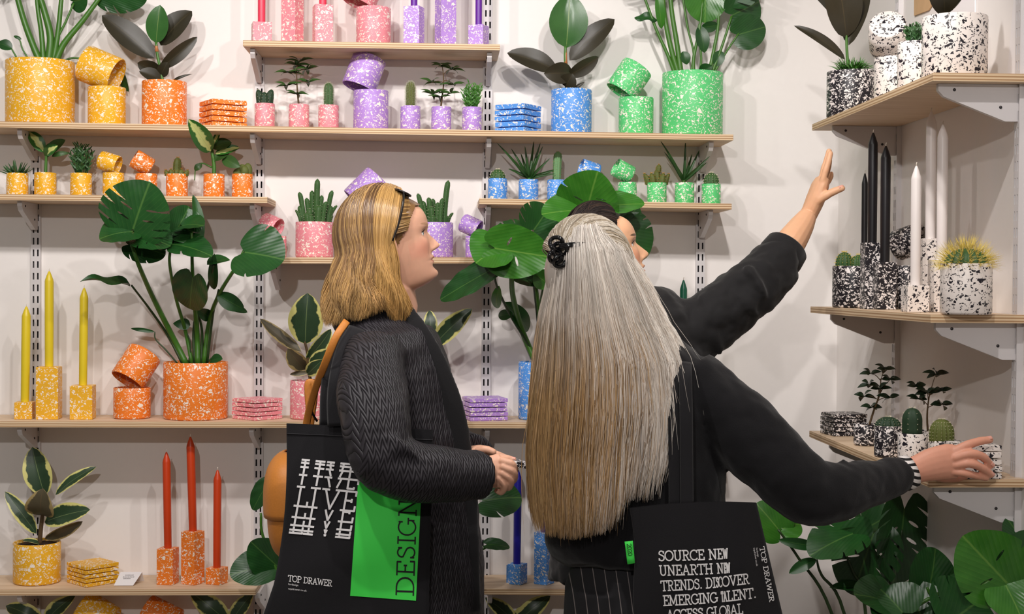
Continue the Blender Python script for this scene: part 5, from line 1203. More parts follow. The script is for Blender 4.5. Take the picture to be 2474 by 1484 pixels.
nail(P1, h(1240, 1113, .008), h(1240, 1113)-h(1222, 1108), V((0, -.4, 1)))
# coat
mb = MB()
sections(mb, [(735, 930, 50, .060), (752, 925, 74, .075), (778, 922, 98, .115), (805, 924, 122, .165), (840, 930, 134, .190), (900, 940, 146, .198), (1050, 958, 170, .200), (1200, 970, 186, .205), (1350, 974, 192, .215), (1500, 976, 198, .225), (1760, 978, 205, .235)], YBL)
sl = smooth_path([W(905, 850, 3.335), W(898, 915, 3.27), W(905, 1010, 3.195), W(930, 1110, 3.165), W(1000, 1138, 3.162), W(1080, 1147, 3.185), W(1158, 1149, 3.235)], 5)
mb.tube(sl, [.070, .078, .080, .0775, .074, .068, .064, .058, .055][:1]*1+[lerp(.078, .054, max(0, (i-8)/(len(sl)-9))) if i > 8 else lerp(.070, .079, i/8) for i in range(1, len(sl))], 24)
mb.tube(smooth_path([q(985, 830, .13), q(1040, 960, .17), q(1075, 1075, .12), q(1150, 1098, -.06)], 5), [.065, .046], 20)
for k in range(5):                                                   # gathers inside the elbow
    a = W(868+k*10, 1150-k*26, 3.125); b = W(960+k*14, 1088+k*6, 3.105); mb.tube(bez(a, a.lerp(b, .5)+V((0, -.012, .01)), b, 6), [.006, .012, .014, .014, .012, .009, .005], 8)
remesh(mb.build('quilted_coat', M_quilt, P1), .0055, 6, .5, [(.09, .014)])
mb = MB()
mb.tube([q(890+70*cos(a), 768-14*cos(a)+8*sin(a), -.085*sin(a)) for a in [2*pi*i/24 for i in range(25)]], [(.030, .018)]*25, 12, cap=False, flat=(0, 0, 1))
mb.tube(smooth_path([q(985, 748, -.06), q(1018, 806, -.095), q(1060, 900, -.11), q(1095, 1010, -.11), q(1120, 1200, -.10), q(1130, 1480, -.10)], 5), [(.008, .014), (.013, .028), (.015, .032), (.015, .032)], 12, flat=(0, -1, 0))
remesh(mb.build('coat_collar', clothmat('black_knit_collar', (18, 17, 19), .9), P1), .005, 6, .5)
mb = MB()
for sy in (-1, 1):
    x0 = ORG.x; mb.tube([V((x0, YBL+sy*.09, .72)), V((x0, YBL+sy*.09, .12)), V((x0, YBL+sy*.09, .06))], [.088, .062, .06], 14); mb.ball((x0+.06, YBL+sy*.09, .044), (.13, .05, .044), 16, 10)
mb.build('trousers', M_jumper, P1)
# blonde hair
def hair1(s, t, k):
    """parted on top, lying over the scalp to ear level, then hanging to the shoulders; s runs from the near temple round the back to the far one"""
    ph = radians(lerp(-88, -272, s)+(k[0]-.5)*5); pe = radians(lerp(-28, -332, s)+(k[0]-.5)*5); far = s > .5
    rootx = lerp(.062, -.060, min(1, 2*min(s, 1-s)*1.05)); d0 = V((rootx*9+.12*(k[1]-.5), (.10 if far else -.10)+.06*(k[2]-.5), 1.0)); d1 = V((cos(ph)*1.0, sin(ph), -.02))
    off = .017-.010*k[1]+.012*max(0, -cos(ph)); tb = .40
    if t < tb: return over(MH1, d0, d1, t/tb, off+.004*sin(pi*t/tb))
    a = over(MH1, d0, d1, 1, off); u = (t-tb)/(1-tb); yend = 770+10*sin(s*37)+k[3]*22-12-26*math.exp(-((s-.17)/.07)**2)
    e = W(895+112*cos(pe)*(1-.08*k[1]), yend, YBL); e.y = YBL+.118*sin(pe)*(1-.08*k[1])
    p = a.lerp(e, u); bow = sin(pi*u)*.010; p += V((cos(ph)*bow, sin(ph)*bow, 0)); wv = sin(u*8+k[2]*1.6+s*36)*.0105*u; p.x += wv; p.y -= abs(wv)*.6
    return p
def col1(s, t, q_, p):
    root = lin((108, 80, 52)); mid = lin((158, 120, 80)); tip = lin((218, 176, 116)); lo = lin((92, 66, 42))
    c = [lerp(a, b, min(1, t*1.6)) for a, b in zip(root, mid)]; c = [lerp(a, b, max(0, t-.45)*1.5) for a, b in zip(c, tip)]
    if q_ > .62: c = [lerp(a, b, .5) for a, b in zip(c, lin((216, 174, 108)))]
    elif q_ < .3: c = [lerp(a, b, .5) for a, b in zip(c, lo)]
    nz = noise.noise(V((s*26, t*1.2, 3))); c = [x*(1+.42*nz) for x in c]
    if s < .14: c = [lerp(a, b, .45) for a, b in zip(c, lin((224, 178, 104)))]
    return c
M_hair1 = hair_mat('blonde_hair', .27, .7)
mb = MB(); cols = []
keep1 = lambda p: p.z > (.176 - 1.30*max(0, .072-p.x) if p.x > -.02 else .03)
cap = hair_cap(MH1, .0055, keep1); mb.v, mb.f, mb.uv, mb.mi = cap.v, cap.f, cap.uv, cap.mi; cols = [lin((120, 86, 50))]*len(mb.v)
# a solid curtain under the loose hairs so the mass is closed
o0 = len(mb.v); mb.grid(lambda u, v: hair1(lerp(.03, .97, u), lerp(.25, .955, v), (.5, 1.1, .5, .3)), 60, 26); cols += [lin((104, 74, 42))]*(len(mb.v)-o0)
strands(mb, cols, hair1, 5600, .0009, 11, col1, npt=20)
def swept1(s, t, k):                                                 # front hair drawn back from the hairline under the sunglasses
    w_ = 2*s-1; el = radians(lerp(72, 8, abs(w_)**1.2)); az = radians(lerp(0, 62, abs(w_)**.8)*(1 if w_ > 0 else -1))
    d0 = V((cos(el)*cos(az)+.02*(k[0]-.5), cos(el)*sin(az), sin(el)+.06*(k[1]-.5))); az2 = radians(lerp(30, 118, abs(w_)**.7)*(1 if w_ > 0 else -1)); el2 = radians(lerp(88, 2, abs(w_)**1.1))
    return over(MH1, d0, (cos(el2)*cos(az2), cos(el2)*sin(az2), sin(el2)), t, .009+.009*t+.003*k[2])
def col1b(s, t, q_, p): c = lin((140, 104, 60)) if q_ < .5 else lin((186, 146, 90)); return [x*.9 if t < .2 else x for x in c]
strands(mb, cols, swept1, 900, .0011, 12, col1b, npt=10)
mb.col['hair_colour'] = cols
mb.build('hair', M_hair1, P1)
# sunglasses pushed up on the head
M_frame = plain('dark_sunglass_frame', (26, 22, 22), .25); M_lens = plain('grey_sunglass_lens', (62, 54, 52), .08, .8)
c_ = MH1 @ V((.045, 0, .222)); t = thing('sunglasses', c_, 'dark sunglasses pushed up on top of the blonde hair', 'sunglasses')
RH = MH1.to_3x3(); fr = MB()
for sy in (-1, 1):
    ring = [MH1 @ V((.050+.016*sin(a)+.0, sy*.034+.030*cos(a), .2135+.016*sin(a)*-.75)) for a in [2*pi*i/24 for i in range(25)]]
    fr.tube(ring, .0022, 6, cap=False)
    ln = MB(); cc = sum(ring[:-1], V((0, 0, 0)))/24; ln.add([cc]+ring[:-1], [(0, i+1, (i+1) % 24+1) for i in range(24)]); ln.build('lens', M_lens, t, solid=.0012)
fr.tube([MH1 @ V((.052, -.006, .214)), MH1 @ V((.054, 0, .2155)), MH1 @ V((.052, .006, .214))], .002, 6); fr.build('frame', M_frame, t)
for sy in (-1, 1):
    tm = MB(); tm.tube(smooth_path([MH1 @ V((.050, sy*.066, .2115)), MH1 @ V((.040, sy*.086, .186)), MH1 @ V((.022, sy*.096, .150)), MH1 @ V((-.004, sy*.100, .110))], 6), [(.0034, .0016), (.0028, .0016)], 8); tm.build('temple', M_frame, t)
# dish held in the hands
c_ = h(1255, 1120, .014); mb = MB(); Rt = Matrix.Rotation(radians(-14), 3, 'Y') @ Matrix.Rotation(radians(8), 3, 'X'); Rt = Matrix.Rotation(radians(14), 3, 'Y')
mb.box(c_+V((0, 0, .0)), (.056, .06, .011), R=Rt @ Matrix.Rotation(radians(8), 3, 'Z'))
tag(mb.build('coaster', TZ['black'], smooth=False, org=c_, bevel=.002), 'black and white coaster held in the blonde woman\'s hands', 'coaster')

# ---- her black tote
T0, T1, T2, T3 = (692, 1024), (1046, 1040), (1034, 1560), (636, 1560)          # top left, top right, bottom right, bottom left
def toteY(px, py):
    u = (px-640)/400; v = (py-1024)/540
    return 3.262 - .016*sin(pi*min(1, max(0, u)))*min(1, max(0, v)*1.6) - .010*max(0, v-.35) + .0035*sin(u*9+v*3)*min(1, max(.15, v)) + .003*sin(v*14+u*5)
def toteP(px, py, off=0): p = W(px, py, toteY(px, py)-off); return p
def quadmap(u, v):
    a = (lerp(T0[0], T1[0], u), lerp(T0[1], T1[1], u)); b = (lerp(T3[0], T2[0], u), lerp(T3[1], T2[1], u))
    x, y = lerp(a[0], b[0], v), lerp(a[1], b[1], v)
    if u < .5: x += (1-2*u)*(18*sin(pi*min(1, v*1.12))-34*max(0, v-.72)*2)
    return x, y
bag = thing('tote_bag', toteP(840, 1300), 'black tote bag with white letters and a green panel on the blonde woman\'s shoulder', 'bag')
mb = MB(); nu, nv = 36, 48
fr_ = [[toteP(*quadmap(i/nu, j/nv)) for i in range(nu+1)] for j in range(nv+1)]
vs = [p for r in fr_ for p in r]; bk = [p+V((0, .010+.022*sin(pi*(k % (nu+1))/nu)*min(1, (k//(nu+1))/nv*1.4), 0)) for k, p in enumerate(vs)]
fs = []; n1 = nu+1; N = len(vs)
for j in range(nv):
    for i in range(nu):
        a = j*n1+i; fs.append((a, a+1, a+n1+1, a+n1)); fs.append((N+a, N+a+n1, N+a+n1+1, N+a+1))
for j in range(nv):
    for i in (0, nu): a = j*n1+i; fs.append((a, a+n1, N+a+n1, N+a) if i == 0 else (a, N+a, N+a+n1, a+n1))
for i in range(nu): a = nv*n1+i; fs.append((a, a+1, N+a+1, N+a))
mb.add(vs+bk, fs); mb.build('bag_body', M_blackcotton, bag)
hm = MB(); hm.tube([toteP(*quadmap(i/20, .045), .0012) for i in range(21)], [(.0008, .0012)]*21, 6); hm.build('hem_stitching', plain('black_thread', (34, 33, 36), .8), bag)
for k, (pts, dd) in enumerate((([(862, 792), (832, 846), (816, 910), (810, 970), (812, 1030)], 0), ([(846, 800), (812, 860), (796, 930), (792, 1030)], .022))):
    Y_ = [3.325, 3.29, 3.262, 3.256, 3.253]; sp = MB(); sp.tube(smooth_path([W(a, b, Y_[min(i, 4)]+dd) for i, (a, b) in enumerate(pts)], 6), [(.019, .002)]*(6*(len(pts)-1)+1), 8, flat=(1, 0, 0)); sp.build('strap', M_blackcotton, bag)
gp = MB(); g0, g1, g2_, g3 = (868, 1120), (1020, 1150), (1005, 1452), (846, 1440)
gp.grid(lambda u, v: toteP(lerp(lerp(g0[0], g1[0], u), lerp(g3[0], g2_[0], u), v), lerp(lerp(g0[1], g1[1], u), lerp(g3[1], g2_[1], u), v), .0016), 24, 36); gp.build('green_panel', M_green, bag)['label'] = 'bright green printed panel'
zz = lambda x, y: (680+x*.2722, 1080+y*.2722)
lt = MB(); st, adv = glyphs('LIVE', .0)
st = []
for ch, x0, sx in (('L', 0, 1.06), ('I', .74, 1.30), ('V', 1.40, 1.12), ('E', 2.44, 1.10)): st += [[(x0+p_[0]*sx, p_[1]) for p_ in s_] for s_ in GL[ch][1]]
def live(y0, y1, dy, hh=170):
    def pl(x, y):
        zx = 112+x*168+(y*hh+dy)*.176; zy = 522+x*168*.095-(y*hh+dy); return toteP(*zz(zx, zy), .0018)
    ink(lt, clip_strokes(st, y0, y1), .105, pl)
live(0, 1, 0)
for dy, k in ((105, .48), (175, .32), (212, .15), (238, .07)): live(1-k, 1, dy)
for dy, k in ((-100, .52), (-170, .34), (-212, .15), (-238, .06)): live(0, k, dy)
lt.build('lettering', M_inkw, bag, smooth=False); lt = MB()
td, adv = glyphs('TOP DRAWER', .06)
ink(lt, td, .13, lambda x, y: toteP(*zz(58+x*388/adv+y*4, 1192+x*388/adv*.118-y*52), .0018))
tiny_text(lt, 'fordesign', lambda x, y: toteP(*zz(60+x, 1226+x*.12-y), .0018), 17); tiny_text(lt, 'topdrawer.co.uk', lambda x, y: toteP(*zz(60+x, 1266+x*.12-y), .0018), 17)
lt.build('lettering', M_inkw, bag, smooth=False)
dl = MB(); xs = 0
for ch, ya, yb in (('D', 1318, 1162), ('E', 1142, 1020), ('S', 992, 890), ('I', 864, 802), ('G', 786, 650), ('N', 612, 464)):
    w_, s_ = GL[ch]
    ink(dl, s_, .085, lambda x, y: toteP(*zz(1170+(1318-lerp(ya, yb, x/w_))*.034-y*152, lerp(ya, yb, x/w_)-y*6), .0022))
dl.build('lettering', M_inkk, bag, smooth=False)
# ---- tan leather backpack behind her
M_tan = plain('tan_leather', (196, 124, 52), .5, .4, bump=.15, bscale=220, var=.12); M_tand = plain('dark_tan_edge', (128, 74, 30), .55)
bp = thing('leather_backpack', q(712, 1215), 'tan leather backpack on the blonde woman\'s back behind the black tote', 'backpack')
def sball(c, hx, hy, hz, e=.55):
    def fn(u, v):
        a = 2*pi*u; ph = pi*(v-.5); f = lambda w: math.copysign(abs(w)**e, w)
        return V(c)+V((hx*f(cos(ph))*f(cos(a)), hy*f(cos(ph))*f(sin(a)), hz*f(sin(ph))))
    return fn
mb = MB(); mb.grid(sball(q(716, 1220), m(66, YBL), .12, m(128, YBL), .7), 40, 28, wrap=True); mb.build('backpack_body', M_tan, bp)
mb = MB(); mb.grid(lambda u, v: sball(q(712, 1200), m(70, YBL), .126, m(112, YBL), .75)(u, .42+.5*v), 40, 16, wrap=True); mb.build('flap', M_tan, bp, solid=.004)
for pts, nm in (([(742, 1090), (740, 1030), (757, 955), (784, 882), (812, 815), (838, 776)], 0), ([(752, 1095), (748, 1000), (744, 935), (750, 925), (760, 940), (748, 1040)], 1)):
    sp = MB(); d_ = -.13 if nm == 0 else -.10; ys = [d_, d_, -.17, -.232, -.245, -.215] if nm == 0 else [d_]*6
    sp.tube(smooth_path([q(a, b, ys[i]) for i, (a, b) in enumerate(pts)], 6), [(.0085, .002)]*31, 8, flat=(1, 0, 0)); sp.build('strap', M_tan, bp)
mb = MB(); mb.tube([q(750, 985, -.12), q(756, 1002, -.12), q(766, 1018, -.11)], .003, 6); mb.build('buckle', M_frame, bp)
# ================================================================== the woman pointing at the shelf
YP = 3.56
ORG2 = V((W(1560, 1400, YP).x, YP, .001))
P2 = thing('person', ORG2, 'person with dark hair in a black shirt, raising one arm toward the right-wall shelves', 'person')
MH2 = head_matrix((1567, 612), YP-.02, 3, 20)
Mloc = MH2.copy(); Mloc.translation = MH2.translation-ORG2
SK2 = skin_mat('warm_light_skin', (230, 178, 140), (190, 92, 82), (226, 140, 112), Mloc, (52, 38, 32), .85); SKIN_NOW[0] = SK2
q = lambda x, y, d=0: W(x, y, YP+d)
mb = MB(); head_add(mb, MH2)
mb.tube([MH2 @ V((-.020, 0, .05)), MH2 @ V((-.022, 0, .0)), q(1490, 745), q(1490, 800)], [.050, .052, .058, .08], 20)
mb.tube([q(1500, 780), q(1510, 900), q(1520, 1100), q(1525, 1300)], [(.12, .08), (.15, .09), (.13, .09), (.15, .11)], 20, flat=(1, 0, 0))
for sx in (-1, 1): mb.tube([ORG2+V((sx*.09, 0, .9)), ORG2+V((sx*.09, 0, .5)), ORG2+V((sx*.09, 0, .09)), ORG2+V((sx*.09, 0, .035))], [.085, .06, .04, .035], 14); mb.ball(ORG2+V((sx*.09, .05, .036)), (.042, .12, .035), 14, 10)
arm = smooth_path([q(1650, 810), q(1790, 720), q(1845, 672, .01), q(1900, 600, .05), q(1934, 550, .09), q(1951, 522, .11)], 5)
mb.tube(arm, [lerp(.046, .040, i/15) if i < 15 else lerp(.040, .0235, (i-15)/(len(arm)-16)) for i in range(len(arm))], 16)
hp = lambda x, y, d=0: W(x, y, YP+.12+d)
# hand seen from the thumb side: palm, four fingers reaching up, thumb out to the right
mb.tube(smooth_path([hp(1946, 530), hp(1957, 512), hp(1970, 482), hp(1981, 450), hp(1988, 432)], 5), [(.0235, .021), (.022, .026), (.023, .038), (.021, .041), (.016, .038)], 16, flat=(1, 0, .5))
for a in (([hp(1986, 446, -.030), hp(1993, 418, -.034), hp(2001, 392, -.034), hp(2006, 371, -.030)], .0086, .0072), ([hp(1984, 444, -.010), hp(1990, 412, -.010), hp(1998, 386, -.006), hp(2003, 366, -.002)], .0088, .0074),
          ([hp(1987, 448, .010), hp(1996, 420, .012), hp(2001, 404, .016), hp(2004, 388, .020)], .0084, .007), ([hp(1990, 454, .028), hp(2000, 440, .034), hp(2007, 428, .040), hp(2008, 420, .044)], .0074, .0062),
          ([hp(1968, 492, -.020), hp(1990, 476, -.034), hp(2012, 464, -.042), hp(2034, 455, -.046)], .0118, .0084)): finger(mb, *a)
remesh(mb.build('body', SK2, P2), .0021, 3, .5); eyes(P2, MH2, plain('dark_brown_iris', (60, 40, 28), .2))
nail(P2, hp(2034, 455, -.046), hp(2034, 455)-hp(2012, 464), V((0, -.5, 1)))
mb = MB()
sections(mb, [(728, 1500, 70, .07), (745, 1510, 118, .10), (780, 1520, 168, .115), (860, 1530, 196, .12), (1000, 1525, 190, .12), (1200, 1530, 196, .13), (1400, 1530, 205, .14)], YP)
sl = smooth_path([q(1610, 810, .0), q(1690, 790), q(1760, 738), q(1830, 686, .01), q(1878, 632, .035), q(1899, 602, .05)], 5)
mb.tube(sl, [lerp(.085, .074, i/14) if i < 14 else lerp(.074, .050, (i-14)/(len(sl)-15)) for i in range(len(sl))], 28)
mb.tube(smooth_path([q(1440, 800), q(1400, 950, -.02), q(1390, 1120, -.06)], 5), [.075, .05], 18)
for a, b in (((1690, 712), (1740, 860)), ((1745, 690), (1835, 770)), ((1800, 640), (1850, 735))):
    a_, b_ = q(*a, -.045), q(*b, -.045); mb.tube(bez(a_, a_.lerp(b_, .5)+V((.01, -.05, 0)), b_, 8), [.004, .009, .012, .013, .013, .012, .010, .008, .004], 8)
remesh(mb.build('shirt', M_shirt, P2), .0055, 7, .5, [(.07, .022), (.16, .02)])
mb = MB(); ax = (q(1899, 602, .05)-q(1868, 645, .03)).normalized(); c0 = q(1896, 606, .049); Rq = V((0, 0, 1)).rotation_difference(ax).to_matrix()
mb.lathe([(.040, -.050), (.054, -.046), (.0565, -.02), (.0535, .010), (.051, .013), (.044, .010), (.042, -.02)], c0, Rq, 36); mb.build('rolled_cuff', M_shirt, P2, solid=.002)
mb = MB()
for sx in (-1, 1): mb.tube([ORG2+V((sx*.09, 0, .95)), ORG2+V((sx*.09, 0, .5)), ORG2+V((sx*.09, 0, .06))], [.10, .075, .065], 14); mb.ball(ORG2+V((sx*.09, .05, .044)), (.05, .13, .044), 14, 10)
mb.build('trousers', M_jumper, P2)
M_hair2 = hair_mat('dark_brown_hair', .5, .3); mb = MB(); cap = hair_cap(MH2, .004, lambda p: p.z > (.188-.55*max(0, .075-p.x) if p.x > .0 else .03)); mb.v, mb.f, mb.uv, mb.mi = cap.v, cap.f, cap.uv, cap.mi; cols = [lin((34, 26, 22))]*len(mb.v)
def hair2(s, t, k):                                                 # drawn straight back from the hairline
    w_ = 2*s-1; el = radians(lerp(66, 6, abs(w_)**1.2)); az = radians(lerp(0, 78, abs(w_)**.8)*(1 if w_ > 0 else -1)); el2 = radians(12+20*(k[1]-.5)); az2 = radians(180-(150-60*abs(w_))*(1 if w_ > 0 else -1)*(.25+.3*k[0]))
    d0 = V((cos(el)*cos(az)+.02*(k[0]-.5), cos(el)*sin(az), sin(el)+.05*(k[1]-.5))); d1 = V((cos(el2)*cos(az2), cos(el2)*sin(az2), sin(el2))); top = V((0, .9*w_, 1.1-abs(w_)*.6))
    a = d0.normalized()*(1-t)**2+top.normalized()*2*t*(1-t)+d1*t*t; return scalp(MH2, a, .007+.007*k[2]+.004*sin(pi*t))
strands(mb, cols, hair2, 2200, .0012, 5, lambda s, t, q_, p: lin((30, 22, 20)) if q_ < .7 else lin((58, 44, 36)), npt=14)
mb.col['hair_colour'] = cols; mb.build('hair', M_hair2, P2)

# ================================================================== the grey-haired woman seen from behind
YG = 2.88
ORG3 = V((W(1530, 1400, YG).x, YG, .001))
P3 = thing('person', ORG3, 'person seen from behind with very long grey hair, black jumper and pinstripe trousers', 'person')
R3h = Matrix.Rotation(radians(58), 3, 'Z') @ Matrix.Rotation(radians(-14), 3, 'Y'); MH3 = R3h.to_4x4(); MH3.translation = W(1430, 680, YG-.015) - R3h @ V((0, 0, .115))
Mloc = MH3.copy(); Mloc.translation = MH3.translation-ORG3
SK3 = skin_mat('rosy_skin', (222, 158, 132), (190, 100, 90), (220, 130, 110), Mloc, (150, 130, 110), .5); SKIN_NOW[0] = SK3
q = lambda x, y, d=0: W(x, y, YG+d)
mb = MB(); head_add(mb, MH3)
mb.tube([MH3 @ V((-.020, 0, .05)), MH3 @ V((-.022, 0, .0)), q(1480, 800), q(1490, 860)], [.050, .052, .060, .09], 20)
mb.tube([q(1495, 850), q(1515, 950), q(1530, 1150), q(1530, 1330), q(1530, 1420)], [(.10, .06), (.14, .08), (.10, .07), (.09, .06), (.09, .06)], 20, flat=(1, 0, 0))
for sx in (-1, 1): mb.tube([ORG3+V((sx*.06, 0, .86)), ORG3+V((sx*.085-.01, 0, .5)), ORG3+V((sx*.09, 0, .09)), ORG3+V((sx*.09, 0, .035))], [.06, .05, .04, .035], 14); mb.ball(ORG3+V((sx*.09, .05, .036)), (.042, .12, .035), 14, 10)
hg = lambda x, y, d=0: W(x, y, 2.905+d)
arm = smooth_path([q(1680, 940), q(1800, 1060, -.05), q(1930, 1185, -.09), q(2060, 1170, -.05), hg(2190, 1142, .0), hg(2206, 1136)], 5)
mb.tube(arm, [lerp(.05, .036, i/10) if i < 10 else lerp(.036, .0245, (i-10)/(len(arm)-11)) for i in range(len(arm))], 16)
mb.tube(smooth_path([hg(2192, 1141), hg(2215, 1134), hg(2250, 1123), hg(2288, 1116), hg(2316, 1118)], 5), [(.0265, .021), (.0275, .021), (.033, .020), (.036, .018), (.033, .014)], 18, flat=(0, 0, 1))
for a in (([hg(2296, 1096, -.004), hg(2332, 1078, -.008), hg(2364, 1067, -.006), hg(2391, 1063, .0)], .0098, .0076), ([hg(2308, 1106, -.012), hg(2344, 1097, -.020), hg(2374, 1104, -.014), hg(2393, 1124, .0)], .0098, .0078),
          ([hg(2310, 1124, -.012), hg(2344, 1120, -.022), hg(2372, 1131, -.016), hg(2393, 1147, -.002)], .0094, .0076), ([hg(2304, 1140, -.008), hg(2332, 1144, -.016), hg(2358, 1150, -.012), hg(2382, 1155, -.002)], .0084, .0068),
          ([hg(2235, 1140, .012), hg(2270, 1152, .030), hg(2305, 1155, .040), hg(2330, 1150, .044)], .0115, .0085)): finger(mb, *a)
remesh(mb.build('body', SK3, P3), .0021, 3, .5); eyes(P3, MH3, plain('grey_iris', (110, 120, 120), .2))
nail(P3, hg(2391, 1063), hg(2391, 1063)-hg(2364, 1067), V((0, -.7, 1)), .0056)
for a, b in (((2393, 1124), (2374, 1104)), ((2393, 1147), (2372, 1131))): nail(P3, hg(*a, -.001), hg(*a)-hg(*b, -.012), V((.5, -.8, .3)))
# jumper
mb = MB()
sections(mb, [(835, 1490, 80, .06), (856, 1498, 140, .085), (885, 1510, 182, .10), (950, 1522, 216, .112), (1050, 1530, 224, .115), (1160, 1536, 222, .115), (1270, 1535, 222, .12), (1320, 1532, 214, .122), (1348, 1530, 190, .116), (1356, 1530, 160, .10)], YG)
sl = smooth_path([q(1655, 925), q(1730, 985, -.02), q(1830, 1080, -.06), q(1935, 1178, -.09), q(2010, 1190, -.075), q(2090, 1172, -.035), q(2178, 1148, .022)], 5)
mb.tube(sl, [lerp(.078, .072, i/10) if i < 10 else (lerp(.072, .064, (i-10)/6) if i < 16 else lerp(.064, .037, (i-16)/(len(sl)-17))) for i in range(len(sl))], 26)
mb.tube(smooth_path([q(1370, 930, .04), q(1350, 1080, .08), q(1390, 1200, .16)], 5), [.07, .05], 18)
for k in range(4):
    a = q(2035+k*26, 1118+k*4-6, -.04+k*.012-.02); b = q(2046+k*26, 1232-k*9, -.04+k*.012-.03); mb.tube(bez(a, a.lerp(b, .5)+V((.012, -.055, 0)), b, 8), [.004, .007, .009, .010, .010, .009, .008, .006, .003], 8)
remesh(mb.build('jumper', M_jumper, P3), .0055, 7, .5, [(.08, .016), (.2, .02)])
mb = MB(); a0 = W(2172, 1150, 2.90); a1 = W(2202, 1138, 2.905); ax = (a1-a0).normalized(); Rq = V((0, 0, 1)).rotation_difference(ax).to_matrix(); L_ = (a1-a0).length
mb.lathe([(.033, -.02), (.0345, 0), (.0350, L_*.6), (.0335, L_), (.030, L_-.002), (.029, 0)], a0, Rq, 30); mb.build('zebra_cuff', zebra(), P3)
mb = MB()
sections(mb, [(1340, 1510, 120, .085), (1362, 1510, 135, .095), (1420, 1515, 150, .11), (1500, 1518, 160, .12), (1560, 1520, 160, .12)], YG)
for sx in (-1, 1): mb.tube([ORG3+V((sx*.062, 0, .86)), ORG3+V((sx*.075, 0, .5)), ORG3+V((sx*.09, 0, .05))], [(.072, .11), (.075, .09), (.08, .085)], 18, flat=(1, 0, 0)); mb.ball(ORG3+V((sx*.09, .05, .044)), (.05, .13, .044), 14, 10)
remesh(mb.build('pinstripe_trousers', pinstripe(), P3), .006, 6, .5)
mb = MB(); mb.tube([q(1510+137*cos(a), 1357, .098*sin(a)) for a in [2*pi*i/36 for i in range(37)]], [(.0035, .010)]*37, 8, cap=False, flat=None); mb.build('belt', plain('black_leather_belt', (20, 18, 18), .35), P3)
mb = MB(); mb.tube(smooth_path([q(1545, 872, -.095), q(1580, 862, -.10), q(1625, 866, -.085)], 5), [(.004, .0016)]*11, 8); mb.build('yellow_label', plain('yellow_cloth', (214, 214, 60), .7), P3)
# long grey hair
GX = [(517, 1400, 1440), (537, 1368, 1468), (570, 1343, 1492), (600, 1336, 1524), (626, 1331, 1531), (660, 1325, 1550), (707, 1316, 1576), (764, 1305, 1602), (825, 1297, 1636), (880, 1291, 1660), (1000, 1281, 1672), (1100, 1274, 1662), (1200, 1280, 1640), (1290, 1292, 1610)]
GD = [(517, .0, .020), (537, -.0, .075), (570, .0, .108), (600, .0, .126), (660, .0, .136), (720, .0, .137), (800, -.005, .138), (880, -.01, .140), (1000, -.02, .138), (1100, -.02, .132), (1290, -.02, .13)]
def gend(s): return interp([(0, 1235), (.05, 1262), (.3, 1272), (.52, 1258), (.60, 1238), (.66, 1190), (.72, 1195), (.8, 1195), (.88, 1140), (.95, 1020), (1, 940)], s)
def hair3(s, t, k):
    ye = gend(s)+((k[3]-.5)*70 if s < .56 else -(k[3]**1.3)*min(1, (s-.56)/.08)*300+20); y = lerp(519, ye, t**1.12); xl, xr = interp(GX, y); dc, bl = interp(GD, y)
    u = s+(k[0]-.5)*.07*t + .010*sin(t*7+k[1]*6.28)*t + .008*sin(t*10+s*50)*t; clump = (.014 if s < .56 else .022)*sin(s*(70 if s < .56 else 110)+k[2]*.8)*min(1, max(0, t-.3)*1.6); u = min(1.02, max(-.02, u+clump))
    lay = 1-.07*k[1]
    b = bl*lay*sqrt(max(.02, 1-(2*min(1, max(0, u))-1)**2)); x = lerp(xl, xr, u)
    if s > .72 and t > .55: x += (s-.72)*40*(t-.55)
    p = W(x, y, YG-.015+dc-b); return p
def col3(s, t, q_, p):
    silver = lin((242, 234, 224)); tan = lin((178, 140, 92)); dk = lin((120, 92, 60)); white = lin((246, 240, 230)); grey = lin((196, 184, 174))
    k = max(0, min(1, (t-.20)*2.3))*max(0, min(1, 1.42-1.5*s+(q_*7.3 % 1-.5)*.9)); c = [lerp(a, b, k) for a, b in zip(silver, tan)]
    nz = noise.noise(V((s*24, t*1.3, 7))) + .5*noise.noise(V((s*70, t*2, 1))); c = [x*max(.35, 1+.48*nz) for x in c]
    if q_ < .28: c = [lerp(a, b, .65) for a, b in zip(c, dk if k > .4 else grey)]
    elif q_ > .72: c = [lerp(a, b, .55) for a, b in zip(c, lin((204, 168, 116)) if k > .5 else white)]
    return c
M_hair3 = hair_mat('long_grey_hair', .36); mb = MB(); cap = hair_cap(MH3, .005, lambda p: p.z > (.176-1.2*max(0, .072-p.x) if p.x > -.02 else .02)); mb.v, mb.f, mb.uv, mb.mi = cap.v, cap.f, cap.uv, cap.mi; cols = [lin((190, 180, 170))]*len(mb.v)
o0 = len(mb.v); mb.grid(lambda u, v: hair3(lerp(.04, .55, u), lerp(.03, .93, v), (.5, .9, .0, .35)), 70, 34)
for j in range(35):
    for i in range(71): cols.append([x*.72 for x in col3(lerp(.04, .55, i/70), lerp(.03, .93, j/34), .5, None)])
strands(mb, cols, hair3, 5200, .00105, 31, col3, npt=20)
CL = MH3.inverted() @ W(1352, 606, YG-.11) - V((-.006, 0, .114))
def crown3(s, t, k):                                                 # the top section drawn back over the crown to the clip
    w_ = 2*s-1; el = radians(lerp(74, 20, abs(w_)**1.3)); az = radians(70*w_); d0 = (cos(el)*cos(az)+.03*(k[0]-.5), cos(el)*sin(az), sin(el)+.08*(k[1]-.5))
    e = CL.normalized()+V((.10*(k[0]-.5), .10*(k[1]-.5), .22*(k[2]-.5))); p = over(MH3, d0, e, t, .006+.010*sin(pi*t)+.005*k[3]+.008*t); return p
